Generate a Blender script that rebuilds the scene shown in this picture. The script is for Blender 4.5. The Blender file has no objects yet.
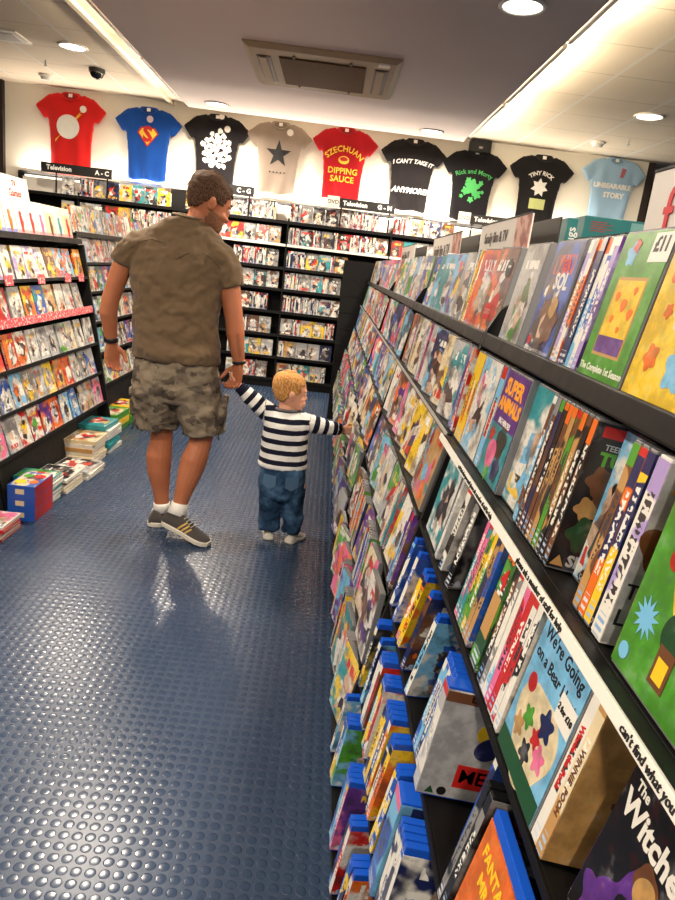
EXPO = 0.42
WORLD = 0.42
SHELFW = 9
import bpy, bmesh, math, random
from mathutils import Vector as V, Matrix as M, noise
SC = bpy.context.scene
C = SC.collection
random.seed(11)
R = math.radians
PI = math.pi

# ------------------------------------------------------------------ helpers
def sr(r, g, b):
    f = lambda c: (c / 255 / 12.92) if c / 255 <= .04045 else ((c / 255 + .055) / 1.055) ** 2.4
    return (f(r), f(g), f(b))

def link(name, data, mats=(), parent=None, mat=None):
    o = bpy.data.objects.new(name, data)
    C.objects.link(o)
    if data is not None and mats is not None:
        ms = mats if isinstance(mats, (list, tuple)) else [mats]
        if not data.materials:
            for m in ms:
                data.materials.append(m)
    if parent is not None:
        o.parent = parent
    if mat is not None:
        o.matrix_local = mat
    return o

def tag(o, label=None, cat=None, group=None, kind=None):
    if label: label = label.replace('sky blue', 'sky-blue').replace('dark green', 'dark-green').replace('dark navy', 'dark-navy')
    if label: o['label'] = label
    if cat: o['category'] = cat
    if group: o['group'] = group
    if kind: o['kind'] = kind
    return o

def empty(name, loc=(0, 0, 0), mat=None):
    o = bpy.data.objects.new(name, None)
    C.objects.link(o)
    o.empty_display_size = .05
    o.location = loc
    if mat is not None:
        o.matrix_local = mat
    return o

def box(bm, lo, hi, mi=0, mat=None, bev=0):
    lo, hi = V(lo), V(hi)
    vs = [bm.verts.new((x, y, z)) for z in (lo.z, hi.z) for y in (lo.y, hi.y) for x in (lo.x, hi.x)]
    fs = [bm.faces.new([vs[i] for i in q]) for q in ((0, 2, 3, 1), (4, 5, 7, 6), (0, 1, 5, 4), (2, 6, 7, 3), (0, 4, 6, 2), (1, 3, 7, 5))]
    for f in fs: f.material_index = mi
    if bev:
        es = list({e for f in fs for e in f.edges})
        r = bmesh.ops.bevel(bm, geom=es, offset=bev, segments=2, affect='EDGES', profile=.6)
        vs = list({v for f in r['faces'] for v in f.verts} | {v for v in vs if v.is_valid})
        for f in r['faces']: f.material_index = mi
    if mat is not None:
        for v in vs:
            if v.is_valid: v.co = mat @ v.co
    return vs

def mesh(bm, name='m', smooth=False, norm=True):
    if norm: bmesh.ops.recalc_face_normals(bm, faces=bm.faces)
    me = bpy.data.meshes.new(name)
    bm.to_mesh(me); bm.free()
    if smooth:
        for p in me.polygons: p.use_smooth = True
    return me

def bx(name, lo, hi, m, parent=None, bev=0, mat=None):
    bm = bmesh.new(); box(bm, lo, hi, bev=bev)
    return link(name, mesh(bm, name), m, parent, mat)

def ring_loft(bm, rings, cap=True, mi=0):
    """rings: list of lists of points"""
    prev = None
    first = None
    for r in rings:
        cur = [bm.verts.new(p) for p in r]
        if prev:
            n = len(cur)
            for i in range(n):
                f = bm.faces.new((prev[i], prev[(i + 1) % n], cur[(i + 1) % n], cur[i])); f.material_index = mi
        else: first = cur
        prev = cur
    if cap:
        for f in (bm.faces.new(first[::-1]), bm.faces.new(prev)): f.material_index = mi

def sell(c, a, b, n=20, e=1.0):
    """superellipse ring about c with axes a, b"""
    out = []
    for i in range(n):
        t = 2 * PI * i / n
        ct, st = math.cos(t), math.sin(t)
        out.append(V(c) + V(a) * math.copysign(abs(ct) ** e, ct) + V(b) * math.copysign(abs(st) ** e, st))
    return out

def limb(bm, pts, n=14, ref=(0, 1, 0), mi=0, rb=1.0, round_end=True):
    """pts: (point, radius[, radius2])"""
    P = [V(p[0]) for p in pts]
    rings = []
    L = len(P)
    for i, p in enumerate(pts):
        t = (P[min(i + 1, L - 1)] - P[max(i - 1, 0)]).normalized()
        r = V(ref)
        if abs(t.dot(r)) > .93: r = V((1, 0, 0)) if abs(t.x) < .9 else V((0, 0, 1))
        a = t.cross(r).normalized(); b = a.cross(t).normalized()
        r1 = p[1]; r2 = p[2] if len(p) > 2 else p[1] * rb
        if round_end and i == 0:
            for q in (.35, .8): rings.append(sell(P[0] - t * r1 * (1 - q) * .8, a * r1 * q, b * r2 * q, n))
        rings.append(sell(P[i], a * r1, b * r2, n))
        if round_end and i == L - 1:
            for q in (.8, .35): rings.append(sell(P[i] + t * r1 * (1 - q) * .8, a * r1 * q, b * r2 * q, n))
    ring_loft(bm, rings, mi=mi)

def ellipsoid(bm, c, r, rot=None, u=16, v=10, mi=0):
    mt = M.Translation(V(c)) @ (rot.to_4x4() if rot else M.Identity(4)) @ M.Diagonal((r[0], r[1], r[2], 1))
    g = bmesh.ops.create_uvsphere(bm, u_segments=u, v_segments=v, radius=1, matrix=mt)
    for x in g['verts']:
        for f in x.link_faces: f.material_index = mi

def cyl(bm, c, r, h, n=24, axis='Z', r2=None, mi=0):
    rot = {'Z': M.Identity(4), 'X': M.Rotation(PI / 2, 4, 'Y'), 'Y': M.Rotation(PI / 2, 4, 'X')}[axis]
    g = bmesh.ops.create_cone(bm, cap_ends=True, segments=n, radius1=r, radius2=r if r2 is None else r2, depth=h, matrix=M.Translation(V(c)) @ rot)
    for x in g['verts']:
        for f in x.link_faces: f.material_index = mi

def remeshed(bm, voxel, smooth=3, name='body'):
    me = mesh(bm, name)
    o = bpy.data.objects.new('tmp', me); C.objects.link(o)
    m = o.modifiers.new('r', 'REMESH'); m.mode = 'VOXEL'; m.voxel_size = voxel; m.use_smooth_shade = True
    if smooth:
        s = o.modifiers.new('s', 'SMOOTH'); s.factor = .5; s.iterations = smooth
    dg = bpy.context.evaluated_depsgraph_get()
    out = bpy.data.meshes.new_from_object(o.evaluated_get(dg))
    bpy.data.objects.remove(o); bpy.data.meshes.remove(me)
    out.name = name
    out.materials.clear()
    for p in out.polygons: p.use_smooth = True
    return out

def wrinkle(me, amp, scale, seed=0, fn=None):
    nr = [v.normal.copy() for v in me.vertices]
    for v, n in zip(me.vertices, nr):
        p = v.co * scale + V((seed, seed * 2, 0))
        k = noise.noise(p) + .5 * noise.noise(p * 2.1)
        v.co = v.co + n * (k * amp * (fn(v.co) if fn else 1))

TXT = {}
def text_mesh(s, size, ext=.0006, bold=0, spacing=1.0, align='CENTER', shear=0):
    cu = bpy.data.curves.new('t', 'FONT')
    cu.body = s; cu.size = size; cu.extrude = ext; cu.align_x = align; cu.align_y = 'CENTER'
    cu.offset = bold; cu.space_character = spacing; cu.shear = shear; cu.resolution_u = 2
    o = bpy.data.objects.new('t', cu); C.objects.link(o)
    dg = bpy.context.evaluated_depsgraph_get()
    me = bpy.data.meshes.new_from_object(o.evaluated_get(dg))
    bpy.data.objects.remove(o); bpy.data.curves.remove(cu)
    me.materials.clear()
    return me

def text(parent, s, size, m, mat, bold=0, name='lettering', **k):
    """text lies in local XY of mat, facing +Z"""
    return link(name, text_mesh(s, size, bold=bold, **k), m, parent, mat)

FACE_NEG_Y = M.Rotation(PI / 2, 4, 'X')          # text plane facing -Y, reading along +X
FACE_NEG_X = M.Rotation(-PI / 2, 4, 'Z') @ FACE_NEG_Y
FACE_POS_X = M.Rotation(PI / 2, 4, 'Z') @ FACE_NEG_Y
T = lambda *a: M.Translation(V(a))

# ------------------------------------------------------------------ materials
class NT:
    def __init__(s, name):
        s.m = bpy.data.materials.new(name); s.m.use_nodes = True
        s.t = s.m.node_tree; s.n = s.t.nodes; s.n.clear()
        s.out = s.n.new('ShaderNodeOutputMaterial')
        s.b = s.n.new('ShaderNodeBsdfPrincipled')
        s.t.links.new(s.b.outputs[0], s.out.inputs[0])
    def set(s, node, key, val):
        i = node.inputs[key]
        if isinstance(val, bpy.types.NodeSocket): s.t.links.new(val, i)
        elif val is not None:
            if i.type == 'RGBA' and len(val) == 3: val = (*val, 1)
            i.default_value = val
    def P(s, **k):
        for a, v in k.items(): s.set(s.b, {'col': 'Base Color', 'rough': 'Roughness', 'metal': 'Metallic', 'spec': 'Specular IOR Level', 'ecol': 'Emission Color', 'estr': 'Emission Strength', 'nor': 'Normal', 'coat': 'Coat Weight', 'crough': 'Coat Roughness', 'sheen': 'Sheen Weight', 'sub': 'Subsurface Weight', 'trans': 'Transmission Weight', 'alpha': 'Alpha'}[a], v)
        return s.m
    def node(s, typ, out=0, props=None, **inp):
        n = s.n.new('ShaderNode' + typ)
        for a, v in (props or {}).items(): setattr(n, a, v)
        for a, v in inp.items():
            k = int(a[1:]) if a[0] == 'i' and a[1:].isdigit() else a.replace('_', ' ')
            s.set(n, k, v)
        return n.outputs[out]
    def math(s, op, a, b=None, c=None, clamp=False):
        n = s.n.new('ShaderNodeMath'); n.operation = op; n.use_clamp = clamp
        for i, v in enumerate((a, b, c)):
            if v is not None: s.set(n, i, v)
        return n.outputs[0]
    def mix(s, f, a, b, bt='MIX'):
        n = s.n.new('ShaderNodeMix'); n.data_type = 'RGBA'; n.blend_type = bt; n.clamp_factor = True
        s.set(n, 0, f); s.set(n, 6, a); s.set(n, 7, b)
        return n.outputs[2]
    def step(s, x, lo, hi):
        n = s.n.new('ShaderNodeMapRange'); n.interpolation_type = 'SMOOTHSTEP'
        s.set(n, 0, x); n.inputs[1].default_value = lo; n.inputs[2].default_value = hi
        return n.outputs[0]
    def xyz(s, a, b, c):
        return s.node('CombineXYZ', i0=a, i1=b, i2=c)
    def sep(s, v):
        n = s.n.new('ShaderNodeSeparateXYZ'); s.set(n, 0, v); return n.outputs
    def noise(s, vec, scale, detail=2, rough=.5):
        return s.node('TexNoise', 0, Vector=vec, Scale=scale, Detail=detail, Roughness=rough)
    def bump(s, h, strength=.3, dist=.01):
        return s.node('Bump', 0, Strength=strength, Distance=dist, Height=h)
    def coord(s, k='Object'):
        return s.n.new('ShaderNodeTexCoord').outputs[k]

MATS = {}
def plain(name, col, rough=.5, spec=.5, metal=0, **k):
    if name not in MATS:
        MATS[name] = NT(name).P(col=col, rough=rough, spec=spec, metal=metal, **k)
    return MATS[name]

def rough_black(name, col, rough=.45):
    t = NT(name)
    n = t.noise(t.coord(), 30, 3)
    return t.P(col=t.mix(n, col, tuple(c * 1.5 for c in col)), rough=t.math('MULTIPLY_ADD', n, .25, rough - .1), spec=.28)

black_metal = rough_black('black_metal', sr(12, 11, 11), .45)
black_panel = rough_black('black_panel', sr(19, 18, 18), .6)
white_rail = plain('white_rail', sr(232, 228, 218), .4)
grey_rail = plain('grey_rail', sr(170, 168, 162), .35)

def cover_mat(name, src, spine=False):
    """printed sleeve art from three colours and a seed carried by the object or by the mesh"""
    t = NT(name)
    def att(k):
        n = t.n.new('ShaderNodeAttribute'); n.attribute_type = 'OBJECT' if src == 'O' else 'GEOMETRY'; n.attribute_name = k
        return n
    a1 = att('c1'); c1 = a1.outputs['Color']; c2 = att('c2').outputs['Color']; c3 = att('c3').outputs['Color']
    if src == 'O':
        seed = t.n.new('ShaderNodeObjectInfo').outputs['Random']
    else:
        seed = att('seed').outputs['Fac']
    uv = t.n.new('ShaderNodeUVMap'); uv.uv_map = 'UVMap'
    x, y, z = t.sep(uv.outputs[0])
    s37 = t.math('MULTIPLY', seed, 37.0)
    fr = lambda k: t.math('FRACT', t.math('MULTIPLY', seed, k))
    if not spine:
        p = t.xyz(t.math('MULTIPLY', x, .71), y, s37)
        n1 = t.noise(p, 2.4, 3)
        col = t.mix(t.step(n1, .46, .56), c1, c2)
        # figure group, rough outline
        n2 = t.noise(p, 5.5, 3)
        dx = t.math('MULTIPLY', t.math('SUBTRACT', x, t.math('MULTIPLY_ADD', fr(91.7), .3, .35)), 1.15)
        dy = t.math('SUBTRACT', y, t.math('MULTIPLY_ADD', fr(53.3), .2, .3))
        d = t.math('SQRT', t.math('ADD', t.math('MULTIPLY', dx, dx), t.math('MULTIPLY', dy, dy)))
        d = t.math('ADD', d, t.math('MULTIPLY', t.math('SUBTRACT', n2, .5), .75))
        fm = t.step(d, .34, .30)
        vo = t.n.new('ShaderNodeTexVoronoi'); t.set(vo, 'Vector', p); t.set(vo, 'Scale', 6.0)
        vr = t.sep(vo.outputs['Color'])
        fc = t.mix(t.step(vr[0], .45, .5), c3, t.mix(t.step(vr[1], .5, .55), (.045, .03, .03), (.6, .4, .28)))
        fc = t.mix(t.step(vr[2], .75, .78), fc, (.75, .72, .65))
        fc = t.mix(t.math('MULTIPLY', t.step(n2, .5, .62), .55), fc, (.05, .04, .05))
        col = t.mix(fm, col, fc)
        # title band
        lo = t.math('GREATER_THAN', fr(17.3), .25)
        ty = t.math('MULTIPLY_ADD', lo, .62, .17)
        inb = t.math('LESS_THAN', t.math('ABSOLUTE', t.math('SUBTRACT', y, ty)), t.math('MULTIPLY_ADD', fr(29.1), .05, .04))
        inx = t.math('LESS_THAN', t.math('ABSOLUTE', t.math('SUBTRACT', x, .5)), t.math('MULTIPLY_ADD', fr(71.9), .15, .26))
        ln = t.node('TexNoise', 0, Vector=t.xyz(t.math('MULTIPLY', x, 12.0), t.math('MULTIPLY', y, 7.0), s37), Scale=1.0, Detail=0.0)
        lt = t.math('MULTIPLY', t.math('MULTIPLY', inb, inx), t.math('GREATER_THAN', ln, .47))
        tc = t.mix(t.math('GREATER_THAN', fr(43.7), .55), (.85, .82, .75), t.mix(t.math('GREATER_THAN', fr(13.9), .5), (.8, .5, .04), (.6, .04, .03)))
        col = t.mix(lt, col, tc)
        # small print and rating mark at the foot
        sm = t.node('TexNoise', 0, Vector=t.xyz(t.math('MULTIPLY', x, 60.0), t.math('MULTIPLY', y, 70.0), s37), Scale=1.0, Detail=0.0)
        ft = t.math('MULTIPLY', t.math('LESS_THAN', t.math('ABSOLUTE', t.math('SUBTRACT', y, .045)), .02), t.math('GREATER_THAN', sm, .53))
        col = t.mix(t.math('MULTIPLY', ft, .8), col, (.7, .68, .64))
        ex = t.math('MULTIPLY', t.math('SUBTRACT', x, .11), .71); ey = t.math('SUBTRACT', y, .06)
        rd = t.math('LESS_THAN', t.math('ADD', t.math('MULTIPLY', ex, ex), t.math('MULTIPLY', ey, ey)), .0011)
        col = t.mix(rd, col, t.mix(fr(19.1), (.75, .75, .78), (.12, .3, .6)))
        tone = t.noise(p, 3.2, 4, .6)
        col = t.mix(t.step(tone, .50, .72), col, t.mix(.68, col, (.02, .015, .02)))
        col = t.mix(t.step(tone, .50, .30), col, t.mix(.12, col, (.85, .80, .72)))
        fine = t.noise(p, 24, 3)
        col = t.mix(1.0, col, t.node('ValToRGB', 0, Fac=fine), 'MULTIPLY') if False else t.mix(t.math('MULTIPLY', t.step(fine, .52, .62), .22), col, (.03, .025, .03))
    else:
        p = t.xyz(t.math('MULTIPLY', x, .08), y, s37)
        col = t.mix(t.step(t.noise(p, 3.0, 1), .47, .5), c1, c2)
        col = t.mix(t.math('GREATER_THAN', y, t.math('MULTIPLY_ADD', fr(31.7), .12, .82)), col, c3)
        ln = t.node('TexNoise', 0, Vector=t.xyz(t.math('MULTIPLY', x, 2.6), t.math('MULTIPLY', y, 42.0), s37), Scale=1.0, Detail=0.0)
        w = t.math('MULTIPLY', t.math('LESS_THAN', t.math('ABSOLUTE', t.math('SUBTRACT', x, .5)), .3), t.math('LESS_THAN', t.math('ABSOLUTE', t.math('SUBTRACT', y, .5)), t.math('MULTIPLY_ADD', fr(61.3), .15, .17)))
        lt = t.math('MULTIPLY', w, t.math('GREATER_THAN', ln, .48))
        col = t.mix(lt, col, t.mix(t.math('GREATER_THAN', fr(43.7), .4), (.04, .035, .04), (.82, .8, .72)))
        bt = t.math('MULTIPLY', t.math('LESS_THAN', y, .14), t.math('MULTIPLY', t.math('GREATER_THAN', t.math('SINE', t.math('MULTIPLY', y, 140.0)), .1), t.math('LESS_THAN', t.math('ABSOLUTE', t.math('SUBTRACT', x, .5)), .34)))
        col = t.mix(bt, col, t.mix(fr(19.1), (.75, .75, .78), (.15, .35, .65)))
    wr = t.noise(t.coord(), 55, 2)
    return t.P(col=col, rough=.3, spec=.5, nor=t.bump(wr, .12, .004), coat=.25, crough=.12)

COVER = cover_mat('printed_cover', 'O'); SPINE = cover_mat('printed_spine', 'O', True)
COVER_G = cover_mat('printed_cover_many', 'G'); SPINE_G = cover_mat('printed_spine_many', 'G', True)
def plastic(name, col, rough=.22):
    t = NT(name); n = t.noise(t.coord(), 40, 2)
    return t.P(col=col, rough=rough, spec=.6, nor=t.bump(n, .1, .003))
CASE = {'clear': plastic('clear_grey_plastic', sr(112, 112, 114)), 'black': plastic('black_plastic', sr(20, 20, 22)),
        'white': plastic('white_plastic', sr(215, 213, 208)), 'blue': plastic('blue_plastic', sr(26, 84, 196), .15)}

PAL = {'red': sr(196, 34, 30), 'orange': sr(226, 108, 28), 'yellow': sr(236, 196, 38), 'green': sr(76, 150, 44), 'dark green': sr(28, 74, 42),
       'teal': sr(42, 142, 150), 'sky blue': sr(116, 182, 220), 'blue': sr(34, 84, 176), 'navy': sr(26, 36, 84), 'purple': sr(92, 48, 132),
       'pink': sr(224, 104, 150), 'white': sr(226, 222, 212), 'black': sr(24, 22, 24), 'brown': sr(106, 66, 40), 'cream': sr(222, 204, 164),
       'grey': sr(132, 130, 128), 'silver': sr(178, 178, 178), 'tan': sr(186, 142, 84), 'lilac': sr(166, 146, 200), 'gold': sr(240, 158, 36)}
KIDS = ['red', 'orange', 'yellow', 'green', 'teal', 'sky blue', 'blue', 'navy', 'purple', 'pink', 'white', 'sky blue', 'cream', 'brown', 'silver', 'white']
FAR = ['black', 'grey', 'silver', 'white', 'silver', 'cream', 'brown', 'grey', 'silver', 'grey', 'black', 'tan', 'black', 'silver', 'white', 'brown', 'grey', 'red', 'navy', 'teal', 'yellow']
LEFT = ['white', 'grey', 'silver', 'red', 'orange', 'yellow', 'sky blue', 'cream', 'brown', 'black', 'blue', 'grey', 'white', 'silver', 'green']
def pick3(pool):
    a = random.choice(pool)
    b = random.choice([x for x in pool if x != a]); c = random.choice([x for x in pool if x not in (a, b)])
    return a, b, c

# ------------------------------------------------------------------ disc cases
def case_bm(w, h, d, bm=None, bev=.0015):
    bm = bm or bmesh.new()
    box(bm, (-w / 2, -d / 2, 0), (w / 2, d / 2, h), 0, None, bev)
    return bm
def sleeve_uv(bm, w, h, d, mis=(0, 1)):
    uv = bm.loops.layers.uv.get('UVMap') or bm.loops.layers.uv.new('UVMap')
    for f in bm.faces:
        n = f.normal
        for l in f.loops:
            x, y, z = l.vert.co
            if abs(n.x) > .7 and n.x < 0: l[uv].uv = ((d / 2 - y) / d, z / h)
            elif n.y > 0: l[uv].uv = ((w / 2 - x) / w, z / h)
            else: l[uv].uv = ((x + w / 2) / w, z / h)
MC = {}
def case_meshes(w, h, d, band=0):
    """plastic case, printed sleeve wrapped round spine, front and back, and the top band of a blue case"""
    k = (w, h, d, band)
    if k in MC: return MC[k]
    case = mesh(case_bm(w, h, d), 'disc_case')
    case.materials.append(CASE['clear'])
    for p in case.polygons: p.use_smooth = False
    e = .0005; zt = h - (band if band else .0035); zb = .003; xr = w / 2 - .0035
    bm = bmesh.new()
    pts = [(xr, -d / 2 - e), (-w / 2 - e, -d / 2 - e), (-w / 2 - e, d / 2 + e), (xr, d / 2 + e)]
    inn = [(xr, -d / 2 + e), (-w / 2 + e * 2, -d / 2 + e), (-w / 2 + e * 2, d / 2 - e), (xr, d / 2 - e)]
    lo = [bm.verts.new((*p, zb)) for p in pts]; hi = [bm.verts.new((*p, zt)) for p in pts]
    lo2 = [bm.verts.new((*p, zb)) for p in inn]; hi2 = [bm.verts.new((*p, zt)) for p in inn]
    for i in range(3):
        f = bm.faces.new((lo[i], hi[i], hi[i + 1], lo[i + 1])); f.material_index = 1 if i == 1 else 0
        f = bm.faces.new((lo2[i], lo2[i + 1], hi2[i + 1], hi2[i])); f.material_index = 1 if i == 1 else 0
        bm.faces.new((hi[i], hi2[i], hi2[i + 1], hi[i + 1])); bm.faces.new((lo[i], lo[i + 1], lo2[i + 1], lo2[i]))
    bm.faces.new((lo[0], lo2[0], hi2[0], hi[0])); bm.faces.new((lo[3], hi[3], hi2[3], lo2[3]))
    bmesh.ops.recalc_face_normals(bm, faces=bm.faces)
    bm.normal_update(); sleeve_uv(bm, w, h, d)
    sl = mesh(bm, 'sleeve', norm=False); sl.materials.append(COVER); sl.materials.append(SPINE)
    # one-piece case for far away
    bm = case_bm(w, h, d, bev=.001); bmesh.ops.recalc_face_normals(bm, faces=bm.faces); bm.normal_update(); sleeve_uv(bm, w, h, d)
    for f in bm.faces:
        n = f.normal
        if n.x < -.9: f.material_index = 2
        elif abs(n.y) > .9: f.material_index = 1
    one = mesh(bm, 'disc_case_small', norm=False)
    for m in (CASE['clear'], COVER, SPINE): one.materials.append(m)
    MC[k] = (case, sl, one)
    return MC[k]

def colour(o, cols):
    for k, c in zip(('c1', 'c2', 'c3'), cols): o[k] = list(PAL[c])

def disc_case(name, mat, cols, label, group, cat='DVD case', dims=(.135, .19, .0145), detailed=True, shell='clear', band=0):
    case, sl, one = case_meshes(*dims, band)
    if detailed:
        o = link(name, case, None)
        if shell != 'clear':
            o.material_slots[0].link = 'OBJECT'; o.material_slots[0].material = CASE[shell]
        s = link('sleeve', sl, None, o); colour(s, cols)
    else:
        o = link(name, one, None); colour(o, cols)
        if shell != 'clear':
            o.material_slots[0].link = 'OBJECT'; o.material_slots[0].material = CASE[shell]
    o.matrix_local = mat
    tag(o, label, cat, group)
    return o

class Many:
    """one object for the small repeats past the individual ones"""
    def __init__(s):
        s.bm = bmesh.new(); s.uv = s.bm.loops.layers.uv.new('UVMap')
        s.c = [s.bm.loops.layers.float_color.new(k) for k in ('c1', 'c2', 'c3')]
        s.s = s.bm.loops.layers.float.new('seed')
    def add(s, mat, dims, cols):
        w, h, d = dims
        vs = box(s.bm, (-w / 2, -d / 2, 0), (w / 2, d / 2, h)); sd = random.random()
        fs = {f for v in vs for f in v.link_faces}
        for f in fs:
            f.normal_update(); n = f.normal
            f.material_index = 2 if n.x < -.9 else 1 if abs(n.y) > .9 else 0
            for l in f.loops:
                x, y, z = l.vert.co
                l[s.uv].uv = ((d / 2 - y) / d, z / h) if n.x < -.9 else ((x + w / 2) / w, z / h)
                for lay, c in zip(s.c, cols): l[lay] = (*PAL[c], 1)
                l[s.s] = sd
        for v in vs: v.co = mat @ v.co
    def done(s, name, label, cat):
        o = link(name, mesh(s.bm, name, norm=False), [CASE['clear'], COVER_G, SPINE_G])
        return tag(o, label, cat, kind='stuff')

ORD = 'first second third fourth fifth sixth seventh eighth ninth tenth eleventh twelfth thirteenth fourteenth fifteenth sixteenth seventeenth eighteenth nineteenth twentieth twenty-first twenty-second twenty-third twenty-fourth twenty-fifth twenty-sixth twenty-seventh twenty-eighth twenty-ninth thirtieth thirty-first thirty-second thirty-third thirty-fourth thirty-fifth thirty-sixth thirty-seventh thirty-eighth thirty-ninth fortieth'.split()
# ------------------------------------------------------------------ camera
cam = bpy.data.cameras.new('camera')
co = bpy.data.objects.new('camera', cam); C.objects.link(co)
cam.sensor_fit = 'VERTICAL'; cam.sensor_height = 36; cam.lens = 676 / 900 * 36; cam.clip_start = .02
Rm = M(((0.9934, -0.109, -0.0348), (-0.005, 0.2626, -0.9649), (0.1143, 0.9587, 0.2604))).to_quaternion().to_matrix()
co.matrix_world = T(0, 0, 1.45) @ Rm.to_4x4()
SC.camera = co
SC.view_settings.view_transform = 'Standard'; SC.view_settings.look = 'None'
SC.view_settings.exposure = EXPO; SC.view_settings.gamma = 1; SC.view_settings.use_curve_mapping = False
SC.cycles.use_denoising = True; SC.cycles.max_bounces = 8; SC.cycles.diffuse_bounces = 5; SC.cycles.caustics_reflective = False; SC.cycles.caustics_refractive = False
SC.cycles.sample_clamp_indirect = 4.0
w = bpy.data.worlds.new('world'); SC.world = w; w.use_nodes = True
w.node_tree.nodes['Background'].inputs[0].default_value = (.9, .85, .8, 1); w.node_tree.nodes['Background'].inputs[1].default_value = WORLD

# ------------------------------------------------------------------ room
YW = 8.15; ZC = 2.97; XL = -3.90; XR = 5.2; YB = -3.2
def struct(o): o['kind'] = 'structure'; return o

def floor_mat():
    t = NT('blue_studded_rubber')
    p = t.coord(); x, y, z = t.sep(p)
    S = .0335
    fx = t.math('SUBTRACT', t.math('FRACT', t.math('DIVIDE', x, S)), .5); fy = t.math('SUBTRACT', t.math('FRACT', t.math('DIVIDE', y, S)), .5)
    d = t.math('SQRT', t.math('ADD', t.math('MULTIPLY', fx, fx), t.math('MULTIPLY', fy, fy)))
    dome = t.math('SUBTRACT', 1.0, t.math('MULTIPLY', t.math('MULTIPLY', d, d), 6.2), clamp=True)
    h = t.math('ADD', t.math('MULTIPLY', t.step(d, .41, .35), .72), t.math('MULTIPLY', dome, .28))
    n = t.noise(p, 1.3, 4); n2 = t.noise(p, 60, 3)
    col = t.mix(n, sr(37, 52, 76), sr(50, 65, 88))
    col = t.mix(t.math('MULTIPLY', t.step(n2, .5, .75), .3), col, sr(74, 88, 108))
    rough = t.math('MULTIPLY_ADD', t.step(d, .41, .35), -.09, .29)
    return t.P(col=col, rough=rough, spec=.38, nor=t.bump(h, 1.0, .0019))
FX = 7.0
struct(bx('floor', (XL - .1, YB - .1, -.08), (XR + .1, YW + 1.6, 0), floor_mat()))

def wall_mat(name, c, amt=.06):
    t = NT(name); n = t.noise(t.coord(), 2.2, 4)
    return t.P(col=t.mix(n, tuple(q * (1 - amt) for q in c), tuple(min(1, q * (1 + amt * .4)) for q in c)), rough=.85, spec=.2, nor=t.bump(t.noise(t.coord(), 160, 2), .06, .002))
cream = wall_mat('cream_wall_paint', sr(240, 232, 216))
dark_wall = wall_mat('dark_wall_paint', sr(58, 49, 46))
grey_wall = wall_mat('grey_wall_paint', sr(150, 142, 134))
struct(bx('wall_back', (XL, YW, 0), (3.39, YW + .12, 3.2), cream))
struct(bx('wall_left', (XL - .12, YB, 0), (XL, YW + .12, 3.2), dark_wall))
struct(bx('wall_right', (XR, YB, 0), (XR + .12, YW + 1.6, 3.2), dark_wall))
struct(bx('wall_rear', (XL, YB - .12, 2.5), (XR, YB, 3.2), grey_wall))   # added opening below lets world light in, standing in for the unseen store
struct(bx('trim_1', (XL, YW - .06, 0), (XL + .13, YW, ZC), dark_wall))
struct(bx('wall_far', (3.39, YW + 1.3, 0), (XR, YW + 1.42, 3.2), dark_wall))
struct(bx('wall_return', (3.39, YW, 0), (3.47, YW + 1.3, 3.2), dark_wall))

def ceil_mat():
    t = NT('cream_ceiling_tiles'); p = t.coord(); x, y, z = t.sep(p)
    S = .6
    def line(v, off, wd): return t.math('LESS_THAN', t.math('ABSOLUTE', t.math('SUBTRACT', t.math('FRACT', t.math('DIVIDE', t.math('ADD', v, off), S)), .5)), wd)
    lx = line(x, 20.06, .022); ly = line(y, 20.2, .007)
    col = t.mix(t.noise(p, 3, 3), sr(222, 206, 182), sr(232, 218, 196))
    col = t.mix(ly, col, sr(176, 160, 138)); col = t.mix(lx, col, sr(232, 226, 214))
    h = t.math('MAXIMUM', lx, ly)
    return t.P(col=col, rough=.8, spec=.25, nor=t.bump(h, .5, .004))
struct(bx('ceiling', (XL, YB, ZC), (XR, YW + 1.5, ZC + .1), ceil_mat()))
bulk = wall_mat('taupe_bulkhead_paint', sr(224, 210, 204), .05)
BX0, BX1, BY1, ZB = -1.67, 1.2, 7.66, 2.85
# a lowered ceiling panel with open light troughs along both long sides
struct(bx('ceiling_bulkhead', (BX0, YB, ZB), (BX1, BY1, ZC), bulk))
struct(bx('trim_2', (BX0 - .30, YB, ZC - .035), (BX0 - .26, YW, ZC), plain('cream_trim', sr(226, 214, 190), .5)))

# ------------------------------------------------------------------ lamps
lens_mat = plain('lit_lamp_lens', (1, .95, .85), .4, ecol=(1, .93, .82, 1), estr=9.0)
ring_mat = plain('white_lamp_ring', sr(236, 230, 220), .35)
LC = (1.0, .865, .70)
def downlight(x, y, z, power, label, r=.1, group='recessed ceiling downlights'):
    t = empty('ceiling_downlight', (x, y, z)); tag(t, label, 'ceiling light', group)
    bm = bmesh.new()
    prof = [(r, 0), (r * 1.22, -.001), (r * 1.25, -.007), (r * 1.18, -.013), (r * 1.02, -.012), (r, -.004)]
    n = 36
    rings = [[bm.verts.new((a * math.cos(2 * PI * i / n), a * math.sin(2 * PI * i / n), b)) for i in range(n)] for a, b in prof]
    for k in range(len(prof)):
        for i in range(n):
            q, s_ = rings[k], rings[(k + 1) % len(prof)]
            bm.faces.new((q[i], q[(i + 1) % n], s_[(i + 1) % n], s_[i]))
    link('trim_ring', mesh(bm, 'trim_ring', True), ring_mat, t)
    bm = bmesh.new(); cyl(bm, (0, 0, -.004), r * 1.0, .004, 36)
    link('lens', mesh(bm, 'lens'), lens_mat, t)
    L = bpy.data.lights.new('downlight_lamp', 'AREA'); L.shape = 'DISK'; L.size = r * 1.9; L.energy = power; L.color = LC; L.spread = R(170)
    lo = bpy.data.objects.new('downlight_lamp', L); C.objects.link(lo); lo.location = (x, y, z - .03)
    return t
PW = 50
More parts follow.
